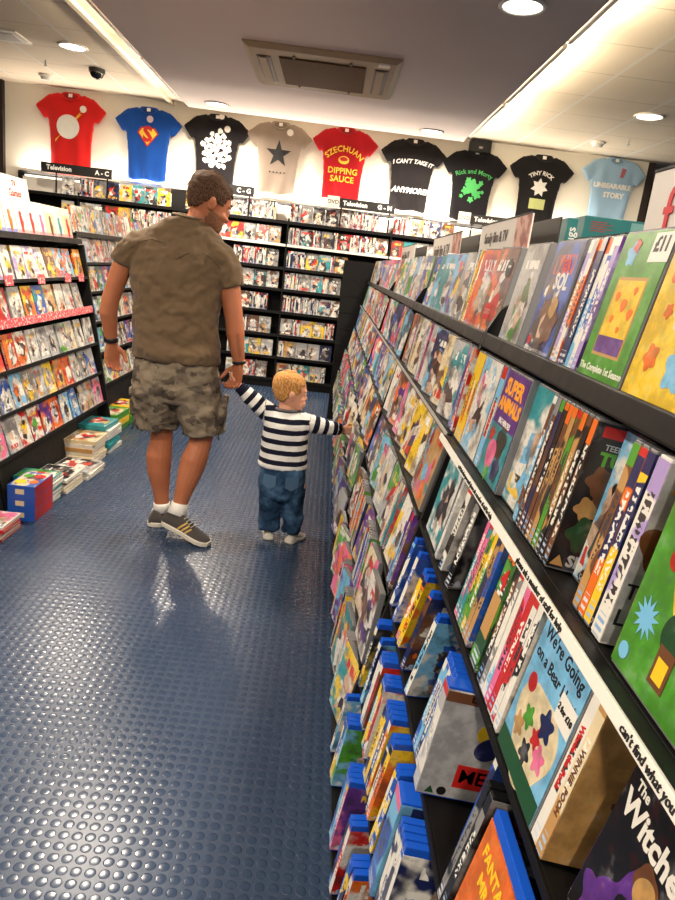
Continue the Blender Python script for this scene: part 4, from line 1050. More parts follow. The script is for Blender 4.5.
def wall_sign(x0, x1, words, dvd, label, z=2.07):
    t = empty('header_sign', ((x0 + x1) / 2, YF - .012, z)); tag(t, label, 'sign')
    h = (x1 - x0) / 2; a = -h + (.135 if dvd else 0)
    bx('board', (a, -.006, 0), (h, .006, .10), plain('sign_black', sr(22, 20, 20), .5), t)
    for yy in (-h + .16, h - .05): bx('clip', (yy - .008, .0065, -.2), (yy + .008, .012, .05), black_metal, t)
    if dvd:
        o = bx('disc_square', (-h, -.007, -.008), (-h + .133, .006, .112), plain('sign_cream', sr(226, 220, 206), .5), t)
        text(o, 'DVD', .062, plain('rail_lettering_black', sr(24, 22, 24), .6), T(-h + .066, -.008, .052) @ FACE_NEG_Y, .0002)
    for s, x, al in words: text(t, s, .066, pr_white, T(x, -.0075, .05) @ FACE_NEG_Y, .0022, align=al)
wall_sign(-3.25, -2.49, (('Television', -.32, 'LEFT'), ('A - C', .35, 'RIGHT')), False, 'black sign lettered Television A - C above the top wall shelf')
wall_sign(-1.74, -.95, (('Television', -.24, 'LEFT'), ('C - G', .36, 'RIGHT')), True, 'black sign lettered C - G partly hidden by the mans head')
wall_sign(-.15, .595, (('Television', -.20, 'LEFT'), ('G - M', .34, 'RIGHT')), True, 'black sign lettered Television G - M under the red SZECHUAN tee shirt')
wall_sign(1.30, 2.05, (('Television', -.20, 'LEFT'), ('M - S', .34, 'RIGHT')), True, 'black DVD and Television sign under the Rick and Morty tee shirt')

# ------------------------------------------------------------------ signs standing along the sloping rack
sign_face = plain('sign_pale_board', sr(218, 212, 204), .45)
def art_mat():
    t = NT('sign_photo_print'); n = t.noise(t.coord(), 26, 3)
    return t.P(col=t.mix(t.step(n, .42, .6), sr(206, 158, 142), sr(140, 70, 62)), rough=.4)
sign_art = art_mat()
def rack_sign(y0, y1, z0, z1, words, size, label, art=True, x=.50):
    """y0 is the far end"""
    t = empty('header_sign', (x, (y0 + y1) / 2, z0)); tag(t, label, 'sign'); h = (y0 - y1) / 2
    bx('board', (-.004, -h, 0), (.0, h, z1 - z0), sign_face, t, .001)
    bx('rear_board', (.07, -h, -.01), (.074, h, z1 - z0), plain('sign_black', sr(22, 20, 20), .5), t, .001)
    bx('holder', (-.004, -h, -.08), (.074, h, -.011), black_metal, t)
    bx('frame_edge', (-.006, -h, z1 - z0), (.0, h, z1 - z0 + .004), black_metal, t)
    if art: bx('photo_strip', (-.0055, -h, .002), (-.0042, -h + .24 * h * 2, z1 - z0 - .002), sign_art, t)
    for s, yy, zz, m in words: text(t, s, size, m, T(-.006, yy, zz) @ FACE_NEG_X, 0)
lett = plain('sign_lettering_dark', sr(96, 86, 80), .6)
rack_sign(2.46, 1.84, 1.515, 1.64, (('family film & TV', .075, .078, lett),), .047, 'pale sign lettered family film & TV with a red photo strip, above the second bay')
rack_sign(3.62, 2.85, 1.515, 1.64, (('family film & TV', .09, .06, lett),), .07, 'grey sign lettered family film & TV, second along the sloping rack top')
rack_sign(5.30, 4.45, 1.515, 1.64, (('family film & TV', .1, .06, lett),), .075, 'small grey far sign near the black end panel of the rack', False)
fr = plain('sign_red', sr(206, 48, 56), .5); fb = plain('sign_blue', sr(36, 140, 178), .5)
rack_sign(1.16, .56, 1.515, 1.652, (('f', .222, .06, fr), ('o', .16, .05, fb), ('p', .07, .05, fr), ('p', -.02, .05, fb)), .13, 'white sign with big red f and blue o at the right frame edge', False)

# ------------------------------------------------------------------ the next gondola behind, with teal box sets
RG = empty('display_rack', (1.05, 3.3, 0)); tag(RG, 'black rack behind the sloping rack carrying teal box sets on top', 'display rack')
bx('back_panel', (.10, -1.7, 0), (.13, 2.6, 1.62), black_panel, RG); bx('plinth', (-.16, -1.7, 0), (.09, 2.6, .16), black_panel, RG)
for z in (.5, .8, 1.1, 1.41):
    s = bx('shelf', (-.13, -1.7, z - .02), (.099, 2.6, z), black_metal, RG)
bx('top_shelf', (-.15, -1.7, 1.62), (.3, 2.6, 1.655), black_metal, RG)
for yy in (-1.69, -.4, 1.0, 2.585): bx('side_panel', (-.14, yy, 0), (.099, yy + .012, 1.619), black_metal, RG)
tealm = plain('teal_print', sr(30, 120, 124), .35); tealp = plain('teal_pale_print', sr(120, 176, 176), .4)
def tealbox(x0, x1, y0, y1, z0, z1, label, rz=0):
    t = empty('box_set', mat=T((x0 + x1) / 2, (y0 + y1) / 2, z0) @ M.Rotation(R(rz), 4, 'Z')); tag(t, label, 'box set', 'teal box sets on the rack behind')
    a, b_, h = (x1 - x0) / 2, (y1 - y0) / 2, z1 - z0
    bx('carton', (-a, -b_, 0), (a, b_, h), tealm, t, .003)
    return t, a, b_, h
t, a, b_, h = tealbox(.90, 1.14, 2.62, 2.80, 1.656, 1.735, 'long teal box set lying flat on the rack behind, beside the upright hugs box')
for i in range(5): bx('small_print', (-a * .8, -b_ - .001, h * (.35 + .1 * i)), (-a * (.1 if i % 2 else .3), -b_ - .0003, h * (.38 + .1 * i)), pr_red, t)
bx('side_panel_print', (a * .45, -b_ - .001, h * .08), (a * .95, -b_ - .0003, h * .9), tealp, t)
t, a, b_, h = tealbox(.775, .81, 2.42, 2.56, 1.46, 1.70, 'upright teal box with pale lettering hugs, behind the green box set')
text(t, 'Hugs', .042, pr_white, T(0, -b_ - .001, h * .70) @ FACE_NEG_Y @ M.Rotation(PI / 2, 4, 'Z'), .0006); bx('stand', (-.012, -b_, -.14), (.012, b_, -.001), black_metal, t)
t, a, b_, h = tealbox(.90, .96, 2.88, 3.1, 1.656, 1.74, 'small teal box set behind the upright hugs box'); bx('face_print', (-a * .7, -b_ - .001, .02), (a * .7, -b_ - .0003, .06), tealp, t)
# playthings on the shelf below
for i, (c, lab) in enumerate((('yellow', 'round yellow plush ball on the shelf under the teal box set'), ('orange', 'orange boxed ball on the shelf under the teal box set'), ('brown', 'brown boxed mask right of the orange box'), ('black', 'dark boxed mask at the end of the toy shelf'))):
    t = empty('toy', (.97 + i * .085, 2.70, 1.41)); tag(t, lab, 'toy')
    bx('carton', (-.038, -.02, 0), (.038, .06, .205), plain('carton_' + c, PAL['red' if c == 'yellow' else c], .4), t, .003)
    bm = bmesh.new(); ellipsoid(bm, (0, -.026, .15), (.03, .012, .03)); link('ball', mesh(bm, 'ball', True), plain('ink_' + ('yellow' if c == 'yellow' else 'tan'), PAL['yellow' if c == 'yellow' else 'tan'], .4), t)
for i in range(12):
    c = (('red', 'brown', 'black'), ('orange', 'tan', 'red'), ('red', 'white', 'black'), ('brown', 'red', 'tan'))[i % 4]
    y = 3.05 + i * .145
    disc_case('dvd_case', T(.945, y, 1.4115) @ M.Rotation(R(5), 4, 'Y') @ M.Rotation(R(-90), 4, 'Z'), c, '%s and %s DVD cover, %s along the shelf of the rack behind' % (c[0], c[1], ORD[i]), 'discs on the rack behind', detailed=False)
# ------------------------------------------------------------------ people
def skin(name, col, red):
    t = NT(name); p = t.coord()
    n = t.noise(p, 14, 3); n2 = t.noise(p, 220, 2)
    return t.P(col=t.mix(n, col, red), rough=.5, spec=.35, sub=.06, nor=t.bump(n2, .08, .001))
HEADP = [(-.120, .060, .018, .018), (-.112, .056, .036, .034), (-.095, .042, .058, .050), (-.07, .026, .076, .060), (-.045, .014, .087, .066), (-.02, .006, .094, .070), (.01, .0, .099, .0745), (.04, -.003, .101, .0765), (.07, -.007, .096, .074), (.094, -.010, .081, .063), (.110, -.012, .056, .044), (.119, -.012, .026, .021)]
def head_bm(bm, HM, k=1.0, inf=0.0, n=24):
    rings = []
    for z, cy, hd, hw in HEADP:
        rings.append([HM @ V((x * k, y * k, zz * k)) for x, y, zz in sell((0, cy, z + (inf if z > 0 else -inf * .3)), (hw + inf, 0, 0), (0, hd + inf, 0), n, .92)])
    ring_loft(bm, rings)
def face_bits(bm, HM, k=1.0, nose=1.0):
    rot = HM.to_3x3().normalized()
    E_ = lambda c, r: ellipsoid(bm, HM @ (V(c) * k), [q * k for q in r], rot)
    E_((0, .108, -.022), (.016 * nose, .020 * nose, .016 * nose)); E_((0, .102, .002), (.010 * nose, .014, .026))
    for s in (-1, 1):
        E_((s * .076, -.008, -.012), (.010, .020, .032)); E_((s * .083, -.016, -.002), (.008, .016, .022))
        E_((s * .034, .082, .026), (.026, .014, .010)); E_((s * .04, .066, -.03), (.026, .026, .024))
    E_((0, .096, -.066), (.024, .012, .006)); E_((0, .094, -.076), (.020, .011, .006)); E_((0, .09, -.108), (.022, .014, .012))
def head_mat(c, f, u):
    f = V(f).normalized(); u = V(u); u = (u - f * u.dot(f)).normalized(); l = f.cross(u)
    return T(*c) @ M((l, f, u)).transposed().to_4x4()
def hair(name, HM, k, fn, m, parent, inf, amp, sc):
    bm = bmesh.new(); n = 64
    rings = []
    zs = [HEADP[0][0] + (HEADP[-1][0] + .006 - HEADP[0][0]) * i / 40 for i in range(41)]
    def at(z):
        for i in range(len(HEADP) - 1):
            if HEADP[i][0] <= z <= HEADP[i + 1][0]:
                t = (z - HEADP[i][0]) / (HEADP[i + 1][0] - HEADP[i][0]); return [a + (b - a) * t for a, b in zip(HEADP[i], HEADP[i + 1])]
        return list(HEADP[-1])
    grid = []
    for z in zs:
        _, cy, hd, hw = at(z)
        row = []
        for i in range(n):
            a = 2 * PI * i / n
            x, y = math.cos(a), math.sin(a)
            p = V(((hw + inf) * x, cy + (hd + inf) * y, z + (inf * max(0, (z - .05) / .07))))
            p += V((x * .6, y * .6, .5)) * noise.noise(p * sc) * amp
            row.append((bm.verts.new(HM @ (p * k)), p, V((x, y, 0))))
        grid.append(row)
    for j in range(len(zs) - 1):
        for i in range(n):
            q = [grid[j][i], grid[j][(i + 1) % n], grid[j + 1][(i + 1) % n], grid[j + 1][i]]
            c = sum((w_[1] for w_ in q), V()) / 4
            if fn(c): bm.faces.new([w_[0] for w_ in q])
    top = [w_[0] for w_ in grid[-1]]
    tp = bm.verts.new(HM @ (V((0, -.012, .119 + inf * 1.4)) * k))
    for i in range(n):
        if fn(V((0, -.012, .12))): bm.faces.new((top[i], top[(i + 1) % n], tp))
    for v in [v for v in bm.verts if not v.link_faces]: bm.verts.remove(v)
    o = link(name, mesh(bm, name, True), m, parent)
    s = o.modifiers.new('s', 'SOLIDIFY'); s.thickness = .007 * k; s.offset = -1
    return o
def hair_mat(name, c1, c2, sc=95, bs=.35):
    t = NT(name); p = t.coord(); x, y, z = t.sep(p)
    n = t.noise(t.xyz(t.math('MULTIPLY', x, 3.0), t.math('MULTIPLY', y, 3.0), z), sc, 3)
    return t.P(col=t.mix(t.step(n, .38, .62), c1, c2), rough=.7, spec=.12, nor=t.bump(n, bs, .003))
def hand(bm, w, d, side, palm, curl, k=1.0, thumb=1, spread=.012):
    """w wrist point, d direction to the fingers, palm: normal of the palm side, side: direction of the thumb"""
    w, d, palm = V(w), V(d).normalized(), V(palm)
    palm = (palm - d * palm.dot(d)).normalized(); sd = V(side); sd = (sd - d * sd.dot(d) - palm * sd.dot(palm)).normalized()
    L = .095 * k
    ring_loft(bm, [sell(w + d * L * t, sd * ww * k, palm * tt * k, 16, .85) for t, ww, tt in ((-.12, .024, .019), (.05, .028, .018), (.35, .038, .0165), (.7, .042, .0155), (.97, .040, .013), (1.04, .034, .008))])
    ln = (.070, .080, .075, .060)
    for i in range(4):
        off = (.030 - .0195 * i) * k
        p = w + d * L * (.86 - .05 * (i == 3)) + sd * off
        a = curl[i] if isinstance(curl, (list, tuple)) else curl
        pts = [(p, .0092 * k)]; ang = a * .35; dirv = (d + sd * (off * 1.6 / k)).normalized()
        for j, (f, r) in enumerate(((.5, .0092), (.3, .0085), (.24, .0072))):
            v_ = (dirv * math.cos(ang) + palm * math.sin(ang)).normalized()
            p = p + v_ * ln[i] * k * f; pts.append((p, r * k)); ang += a * .55
        limb(bm, pts, 10)
    p = w + d * L * .18 + sd * .024 * k
    t1_ = (d * .62 + sd * .62 + palm * .35 * thumb).normalized(); t2_ = (d * .9 + sd * .12 + palm * .5 * thumb).normalized()
    q1 = p + t1_ * .042 * k; q2 = q1 + t2_ * .032 * k; q3 = q2 + (t2_ + palm * .3).normalized() * .024 * k
    limb(bm, [(p, .014 * k), (q1, .0115 * k), (q2, .0102 * k), (q3, .0085 * k)], 10)

# ---- the man
man = empty('person', (-.73, 3.40, 0)); tag(man, 'person in olive tee shirt and camouflage cargo shorts walking away, holding a toddler\'s hand', 'person')
ML = T(.73, -3.40, 0)
sk = skin('tanned_skin', sr(176, 112, 78), sr(158, 92, 62))
HMm = head_mat((-.640, 3.475, 1.672), (.74, .50, -.38), (.16, .16, 1.0)) @ M.Scale(1.07, 4)
def A(bm, pts, **k): limb(bm, pts, 16, **k)
bm = bmesh.new()
ring_loft(bm, [sell((cx, cy, z), (hw, 0, 0), (0, hd, 0), 24, .9) for z, cx, cy, hw, hd in ((.78, -.73, 3.42, .15, .10), (.86, -.73, 3.42, .185, .115), (.98, -.735, 3.42, .18, .105), (1.1, -.74, 3.42, .175, .10), (1.25, -.745, 3.43, .195, .115), (1.36, -.75, 3.44, .215, .115), (1.43, -.75, 3.44, .212, .098), (1.49, -.742, 3.445, .18, .08), (1.54, -.73, 3.448, .12, .065), (1.575, -.715, 3.45, .07, .058))])
A(bm, [((-.725, 3.44, 1.44), .075), ((-.70, 3.45, 1.53), .062), ((-.672, 3.455, 1.60), .058), ((-.655, 3.46, 1.66), .056)])
head_bm(bm, HMm); face_bits(bm, HMm)
# legs
A(bm, [((-.825, 3.42, .84), .098), ((-.815, 3.44, .70), .088), ((-.808, 3.465, .54), .062), ((-.806, 3.465, .47), .058), ((-.812, 3.455, .38), .067), ((-.808, 3.45, .30), .062), ((-.790, 3.45, .18), .042), ((-.783, 3.45, .10), .038), ((-.783, 3.45, .06), .04)])
A(bm, [((-.64, 3.42, .84), .098), ((-.605, 3.42, .70), .088), ((-.585, 3.41, .55), .062), ((-.592, 3.395, .48), .059), ((-.612, 3.375, .40), .068), ((-.628, 3.36, .33), .062), ((-.652, 3.335, .22), .043), ((-.662, 3.325, .165), .038), ((-.664, 3.32, .12), .04)])
# arms
A(bm, [((-.925, 3.435, 1.46), .058), ((-.985, 3.43, 1.41), .055), ((-1.03, 3.42, 1.32), .049), ((-1.075, 3.41, 1.165), .043), ((-1.085, 3.415, 1.10), .0445), ((-1.08, 3.43, 1.03), .037), ((-1.075, 3.44, .96), .028)])
A(bm, [((-.57, 3.435, 1.45), .058), ((-.53, 3.43, 1.39), .057), ((-.495, 3.42, 1.28), .052), ((-.463, 3.41, 1.135), .045), ((-.452, 3.41, 1.07), .046), ((-.438, 3.41, 1.00), .038), ((-.424, 3.415, .925), .029)])
hand(bm, (-1.074, 3.442, .945), (.06, .02, -1), (.55, .8, 0), (.62, -.75, 0), (1.0, 1.1, 1.2, 1.25))
hand(bm, (-.424, 3.415, .915), (-.16, .05, -1), (-.75, .6, 0), (-.55, -.75, 0), (1.55, 1.5, 1.45, 1.4))
body = remeshed(bm, .0048, 2, 'body')
link('body', body, sk, man, ML)
hm = hair_mat('dark_short_hair', sr(48, 34, 26), sr(92, 66, 48))
def hair_line_m(c):
    if c.z > .055: return not (c.y > .06 and c.z < .07)
    fr = .045 if c.z > .0 else (-.03 - (-.0 - c.z) * .6)
    return c.y < fr and c.z > -.055
hair('hair', HMm, 1.0, hair_line_m, hm, man, .009, .007, 55).matrix_local = ML
bmat = hair_mat('dark_stubble_beard', sr(104, 70, 52), sr(134, 92, 68))
def beard_m(c): return c.z < -.035 and c.y > -.005 and not (c.y > .085 and -.085 < c.z and abs(c.x) < .03) and (abs(c.x) > .03 or c.z < -.08) 
hair('beard', HMm, 1.0, beard_m, bmat, man, .0035, .002, 90).matrix_local = ML
for s in (-1, 1):
    bm = bmesh.new(); limb(bm, [(HMm @ V((s * .018, .098, .036)), .0045), (HMm @ V((s * .036, .094, .040)), .005), (HMm @ V((s * .052, .082, .034)), .0035)], 8)
    link('eyebrow', mesh(bm, 'eyebrow', True), hm, man, ML)
def eyes_at(HM, k, parent, LM, iris):
    for s in (-1, 1):
        bm = bmesh.new(); ellipsoid(bm, HM @ (V((s * .033, .086, .013)) * k), [q * k for q in (.0125, .0125, .0105)])
        e = link('eye', mesh(bm, 'eye', True), plain('eye_white', sr(232, 228, 222), .2), parent, LM)
        bm = bmesh.new(); ellipsoid(bm, HM @ (V((s * .034, .0975, .013)) * k), [q * k for q in (.0055, .003, .0055)], HM.to_3x3().normalized())
        link('iris', mesh(bm, 'iris', True), plain('iris_' + iris, sr(60, 44, 34), .2), e)
eyes_at(HMm, 1.0, man, ML, 'brown')
bm = bmesh.new(); limb(bm, [(HMm @ V((s * .02, .1045 - abs(s) * .006, -.071)), .0042, .006) for s in (-1, -.5, 0, .5, 1)], 8); link('lips', mesh(bm, 'lips', True), plain('lip_skin', sr(150, 84, 70), .5), man, ML)

# olive tee shirt
bm = bmesh.new()
SH = [(.905, -.735, 3.405, .212, .138), (.915, -.735, 3.405, .218, .143), (1.0, -.742, 3.41, .215, .135), (1.1, -.748, 3.415, .210, .127), (1.2, -.752, 3.425, .216, .128), (1.3, -.757, 3.43, .232, .134), (1.37, -.758, 3.435, .238, .130), (1.43, -.757, 3.44, .236, .116), (1.475, -.755, 3.443, .222, .100), (1.515, -.748, 3.446, .188, .086), (1.55, -.736, 3.448, .142, .078), (1.58, -.722, 3.45, .100, .072), (1.598, -.714, 3.452, .080, .068)]
ring_loft(bm, [sell((cx, cy, z), (hw, 0, -.07 * hw if z > 1.56 else .0), (0, hd, 0), 30, .88) for z, cx, cy, hw, hd in SH])
limb(bm, [((-.885, 3.437, 1.44), .085), ((-.95, 3.432, 1.43), .080), ((-.995, 3.427, 1.39), .070), ((-1.022, 3.423, 1.345), .064), ((-1.025, 3.4225, 1.339), .058)], 18, round_end=False)
limb(bm, [((-.61, 3.437, 1.425), .085), ((-.55, 3.432, 1.41), .082), ((-.512, 3.427, 1.36), .075), ((-.490, 3.423, 1.295), .069), ((-.488, 3.4225, 1.289), .063)], 18, round_end=False)
tm = remeshed(bm, .0075, 4, 'olive_shirt')
wrinkle(tm, .012, 8, 3, lambda c: .5 + max(0, 1.3 - c.z) * 1.4); wrinkle(tm, .008, 17, 8); wrinkle(tm, .003, 40, 5)
for v in tm.vertices:   # horizontal folds gathering above the hem, diagonal ones from the armpits
    c = v.co
    if c.y < 3.45:
        c.y += math.sin(c.z * 62 + c.x * 6 + 2 * noise.noise(V((c.x * 6, c.z * 5, 3)))) * .006 * max(0, min(1, (1.12 - c.z) / .14))
        k = max(0, 1 - abs(c.z - 1.27) / .12); c.y += math.sin((c.z - abs(c.x + .75) * .9) * 70) * .004 * k * min(1, abs(c.x + .75) / .12)
link('tee_shirt', tm, fabric('olive_jersey', sr(98, 80, 60), 300, .14), man, ML)
bvh = BVHTree.FromPolygons([v.co.copy() for v in tm.vertices], [tuple(p.vertices) for p in tm.polygons])
def on_shirt(x, z, off=.001):
    h = bvh.ray_cast(V((x, 3.0, z)), V((0, 1, 0))); return h[0] - V((0, off, 0)) if h[0] is not None else V((x, 3.34, z))
bm = bmesh.new()
pts = [(-.975, 1.42), (-.93, 1.455), (-.87, 1.475), (-.81, 1.462), (-.745, 1.395), (-.69, 1.43), (-.62, 1.438), (-.57, 1.41), (-.54, 1.375)]
limb(bm, [(on_shirt(x, z), .0022) for x, z in pts], 6); link('yoke_seam', mesh(bm, 'seam', True), plain('olive_seam', sr(78, 64, 46), .9), man, ML)
bm = bmesh.new(); limb(bm, [(V((-.714 + .080 * math.cos(a), 3.452 + .068 * math.sin(a), 1.600 - .006 * math.cos(a) + .006 * math.sin(a))), .006, .010) for a in [2 * PI * i / 24 for i in range(25)]], 8); link('collar', mesh(bm, 'collar', True), plain('olive_rib', sr(112, 96, 74), .9), man, ML)

# camouflage cargo shorts
def camo():
    t = NT('grey_camouflage'); p = t.coord(); x, y, z = t.sep(p)
    q = t.xyz(x, y, t.math('MULTIPLY', z, 1.5))
    a = t.noise(q, 9, 3, .55); b_ = t.noise(t.node('VectorMath', 0, {'operation': 'ADD'}, i0=q, i1=(3.1, 7.7, 1.3)), 11, 3, .55)
    col = t.mix(t.step(a, .5, .53), sr(126, 114, 98), sr(106, 95, 82)); col = t.mix(t.step(b_, .55, .58), col, sr(86, 77, 68)); col = t.mix(t.step(a, .62, .64), col, sr(68, 61, 56))
    return t.P(col=col, rough=.92, spec=.12, nor=t.bump(t.noise(p, 260, 2), .15, .002))
bm = bmesh.new()
ring_loft(bm, [sell((cx, cy, z), (hw, 0, 0), (0, hd, 0), 26, .9) for z, cx, cy, hw, hd in ((.97, -.735, 3.415, .195, .118), (.90, -.733, 3.41, .205, .128), (.82, -.73, 3.41, .222, .138), (.74, -.728, 3.41, .222, .132), (.70, -.728, 3.415, .20, .11))])
limb(bm, [((-.835, 3.415, .78), .122, .128), ((-.833, 3.425, .68), .120, .124), ((-.828, 3.44, .60), .114, .116), ((-.822, 3.45, .548), .112, .114), ((-.822, 3.45, .54), .105, .107)], 20, round_end=False)
limb(bm, [((-.625, 3.41, .78), .122, .128), ((-.605, 3.41, .68), .118, .124), ((-.588, 3.405, .60), .112, .116), ((-.574, 3.40, .552), .110, .112), ((-.573, 3.40, .544), .103, .105)], 20, round_end=False)
sm = remeshed(bm, .007, 3, 'cargo_shorts'); wrinkle(sm, .014, 12, 5); wrinkle(sm, .006, 28, 2)
link('cargo_shorts', sm, camo(), man, ML)
for s, x, y in ((1, -.492, 3.40), (-1, -.934, 3.43)):
    bm = bmesh.new(); ring_loft(bm, [sell((x + s * .004, y, z), (0, .062 * k, 0), (.020 * q, 0, 0), 14, .7) for z, k, q in ((.605, .8, .4), (.615, 1, .9), (.66, 1.04, 1.2), (.71, 1, 1.0), (.735, .95, .7), (.742, .85, .4))])
    me = remeshed(bm, .005, 2, 'pocket'); wrinkle(me, .004, 28, 3); pk = link('cargo_pocket', me, MATS.get('camo') or sm.materials[0], man, ML)
    bm = bmesh.new(); box(bm, (x + s * .012 - .012, y - .065, .705), (x + s * .012 + .016, y + .065, .748), bev=.004); link('pocket_flap', mesh(bm, 'flap', True), sm.materials[0], pk)
    bm = bmesh.new(); limb(bm, [((x - s * .02, y - .05, .60), .004), ((x, y - .055, .555), .004), ((x + s * .004, y - .05, .53), .0045)], 6); link('drawstring', mesh(bm, 'cord', True), plain('dark_cord', sr(50, 46, 42), .8), pk)
bm = bmesh.new(); limb(bm, [((-.73 + .196 * math.cos(a), 3.413 + .121 * math.sin(a), .945), .012, .004) for a in [2 * PI * i / 30 for i in range(31)]], 8, (0, 0, 1)); link('waistband', mesh(bm, 'wb', True), sm.materials[0], man, ML)

# watch and bracelet
def band(name, c, d, r, wd, m, par, LM, r2=None):
    d = V(d).normalized(); a = d.cross(V((0, 1, 0))).normalized(); b_ = d.cross(a)
    bm = bmesh.new(); ring_loft(bm, [sell(V(c) + d * t, a * (r + q), b_ * ((r2 or r) + q), 20) for t, q in ((-wd, .0), (-wd, .003), (-wd * .6, .0045), (wd * .6, .0045), (wd, .003), (wd, .0))])
    return link(name, mesh(bm, name, True), m, par, LM)
wb = plain('black_rubber', sr(20, 20, 22), .4)
wt = band('watch', (-1.075, 3.441, .965), (.03, .1, -1), .030, .011, wb, man, ML)
bm = bmesh.new(); cyl(bm, (-1.098, 3.428, .966), .017, .010, 20, 'X'); link('watch_face', mesh(bm, 'wf', True), black_metal, wt)
band('bracelet', (-.424, 3.415, .93), (.13, .05, -1), .031, .007, wb, man, ML)
bb = BVHTree.FromPolygons([v.co.copy() for v in body.vertices], [tuple(p.vertices) for p in body.polygons])
bm = bmesh.new()
for i in range(7):
    z = 1.075 - i * .017; x0 = -.435 + i * .003
    pts = []
    for j in range(5):
        h_ = bb.ray_cast(V((x0 + (.006 if j % 2 else -.006), 3.2, z - j * .003)), V((0, 1, 0)))
        if h_[0] is not None: pts.append((h_[0] - V((0, .0004, 0)), .0011))
    if len(pts) > 1: limb(bm, pts, 5)
link('tattoo', mesh(bm, 'tattoo'), plain('tattoo_ink', sr(74, 58, 56), .6), man, ML)

# socks and shoes
def shoe(base, direction, pitch, L, W_, H, par, LM, upper, solem, stripes=True, stripe_side=1, k=1.0, smat=None):
    """base: heel point on the ground plane of the sole, direction of the toe"""
    d = V(direction).normalized(); side = V((d.y, -d.x, 0)).normalized(); up = side.cross(d).normalized()
    if up.z < 0: up = -up
    P_ = lambda f, s_, h: V(base) + d * (f * L) + side * (s_ * W_) + up * h
    bm = bmesh.new(); rings = []
    outl = [(-.02, .22), (.02, .40), (.12, .48), (.3, .46), (.5, .44), (.68, .50), (.82, .50), (.93, .38), (1.0, .18)]
    for h, q in ((0, .94), (.004, 1.0), (.022, 1.0), (.026, .95)):
        ring = [P_(f, .5 * 2 * w_ * q * .5 * 2 * .5, h * k) for f, w_ in outl] + [P_(f, -w_ * q, h * k) for f, w_ in reversed(outl)]
        ring = [P_(.5 + (f - .5) * (1.0 if q > .95 else .985), w_ * q, h * k) for f, w_ in outl] + [P_(.5 + (f - .5) * (1.0 if q > .95 else .985), -w_ * q, h * k) for f, w_ in reversed(outl)]
        rings.append(ring)
    ring_loft(bm, rings); so = link('sole', mesh(bm, 'sole'), solem, par, LM)
    bm = bmesh.new()
    sec = [(-.005, .36, .050), (.04, .42, .082), (.12, .44, .094), (.25, .42, .092), (.38, .40, .088), (.5, .41, .074), (.62, .45, .060), (.76, .47, .050), (.88, .42, .044), (.97, .25, .034)]
    ring_loft(bm, [[P_(f, w_ * math.cos(a) * (1 if math.sin(a) < .5 else .86), .018 * k + max(0, (h - .018)) * k * max(0, math.sin(a)) ** .8 * (H / .09)) for a in [PI * j / 10 for j in range(11)]] + [P_(f, -w_ * .9 + w_ * 1.8 * j / 5, .016 * k) for j in range(1, 5)] for f, w_, h in sec])
    me = remeshed(bm, .0045 * max(.7, k), 3, 'shoe'); sh_ = link('shoe', me, upper, par, LM)
    so.parent = sh_; so.matrix_local = M.Identity(4)
    bv = BVHTree.FromPolygons([v.co.copy() for v in me.vertices], [tuple(p.vertices) for p in me.polygons])
    if stripes:
        for i in range(3):
            bm = bmesh.new(); pts = []
            for j in range(6):
                o_ = P_(.38 + i * .085 + j * .022, stripe_side * 1.6, (.028 + j * .0085) * k)
                h_ = bv.ray_cast(o_, -side * stripe_side)
                if h_[0] is not None: pts.append((h_[0], .0055 * k, .0025))
            if len(pts) > 2: limb(bm, pts, 8, tuple(side)); link('stripe', mesh(bm, 'stripe', True), smat, sh_)
    bm = bmesh.new()
    for i in range(4): limb(bm, [(P_(.42 + i * .06, s_ * .22, (.088 - i * .008) * k * (H / .09)), .003 * k) for s_ in (-1, -.3, .3, 1)], 6)
    link('laces', mesh(bm, 'laces', True), plain('pale_lace', sr(180, 174, 164), .8), sh_)
    return sh_
up_m = fabric('charcoal_knit', sr(66, 62, 60), 320, .15); solew = plain('off_white_sole', sr(206, 200, 186), .6); gold = plain('gold_stripe', sr(190, 156, 78), .5)
shoe((-.795, 3.385, .001), (-.10, 1, 0), 0, .285, .105, .09, man, ML, up_m, solew, True, 1, 1, gold)
shoe((-.735, 3.325, .062), (.212, -.095, -.052), 0, .285, .105, .09, man, ML, up_m, solew, True, 1, 1, gold)
sock = fabric('white_sock', sr(226, 222, 216), 200, .05)
for pts in ([((-.783, 3.45, .075), .050), ((-.784, 3.45, .11), .044), ((-.785, 3.45, .122), .0435)], [((-.675, 3.305, .115), .050), ((-.665, 3.32, .15), .045), ((-.661, 3.325, .178), .0435)]):
    bm = bmesh.new(); limb(bm, pts, 18, round_end=False); link('sock', mesh(bm, 'sock', True), sock, man, ML)

# ---- the toddler
kid = empty('person', (-.13, 3.42, 0)); tag(kid, 'toddler person in navy and white striped top and jeans reaching for the sloping rack', 'person')
KL = T(.13, -3.42, 0)
sk2 = skin('fair_skin', sr(226, 172, 142), sr(212, 146, 118))
HMk = head_mat((-.158, 3.43, .803), (.90, .38, -.12), (.02, .04, 1.0))
KH = .835
HK = HMk @ M.Diagonal((1.14, 1.03, 1.0, 1))
bm = bmesh.new()
head_bm(bm, HK, KH); face_bits(bm, HK, KH, .8)
ellipsoid(bm, HK @ V((.03, .062, -.045)), (.024, .024, .024)); ellipsoid(bm, HK @ V((-.03, .062, -.045)), (.024, .024, .024))
limb(bm, [((-.158, 3.42, .64), .055), ((-.158, 3.42, .72), .045), ((-.158, 3.425, .76), .044)], 14)
ring_loft(bm, [sell((-.155, 3.42, z), (hw, 0, 0), (0, hd, 0), 20) for z, hw, hd in ((.28, .08, .065), (.36, .10, .08), (.5, .102, .08), (.62, .10, .075), (.68, .08, .06), (.70, .05, .045))])
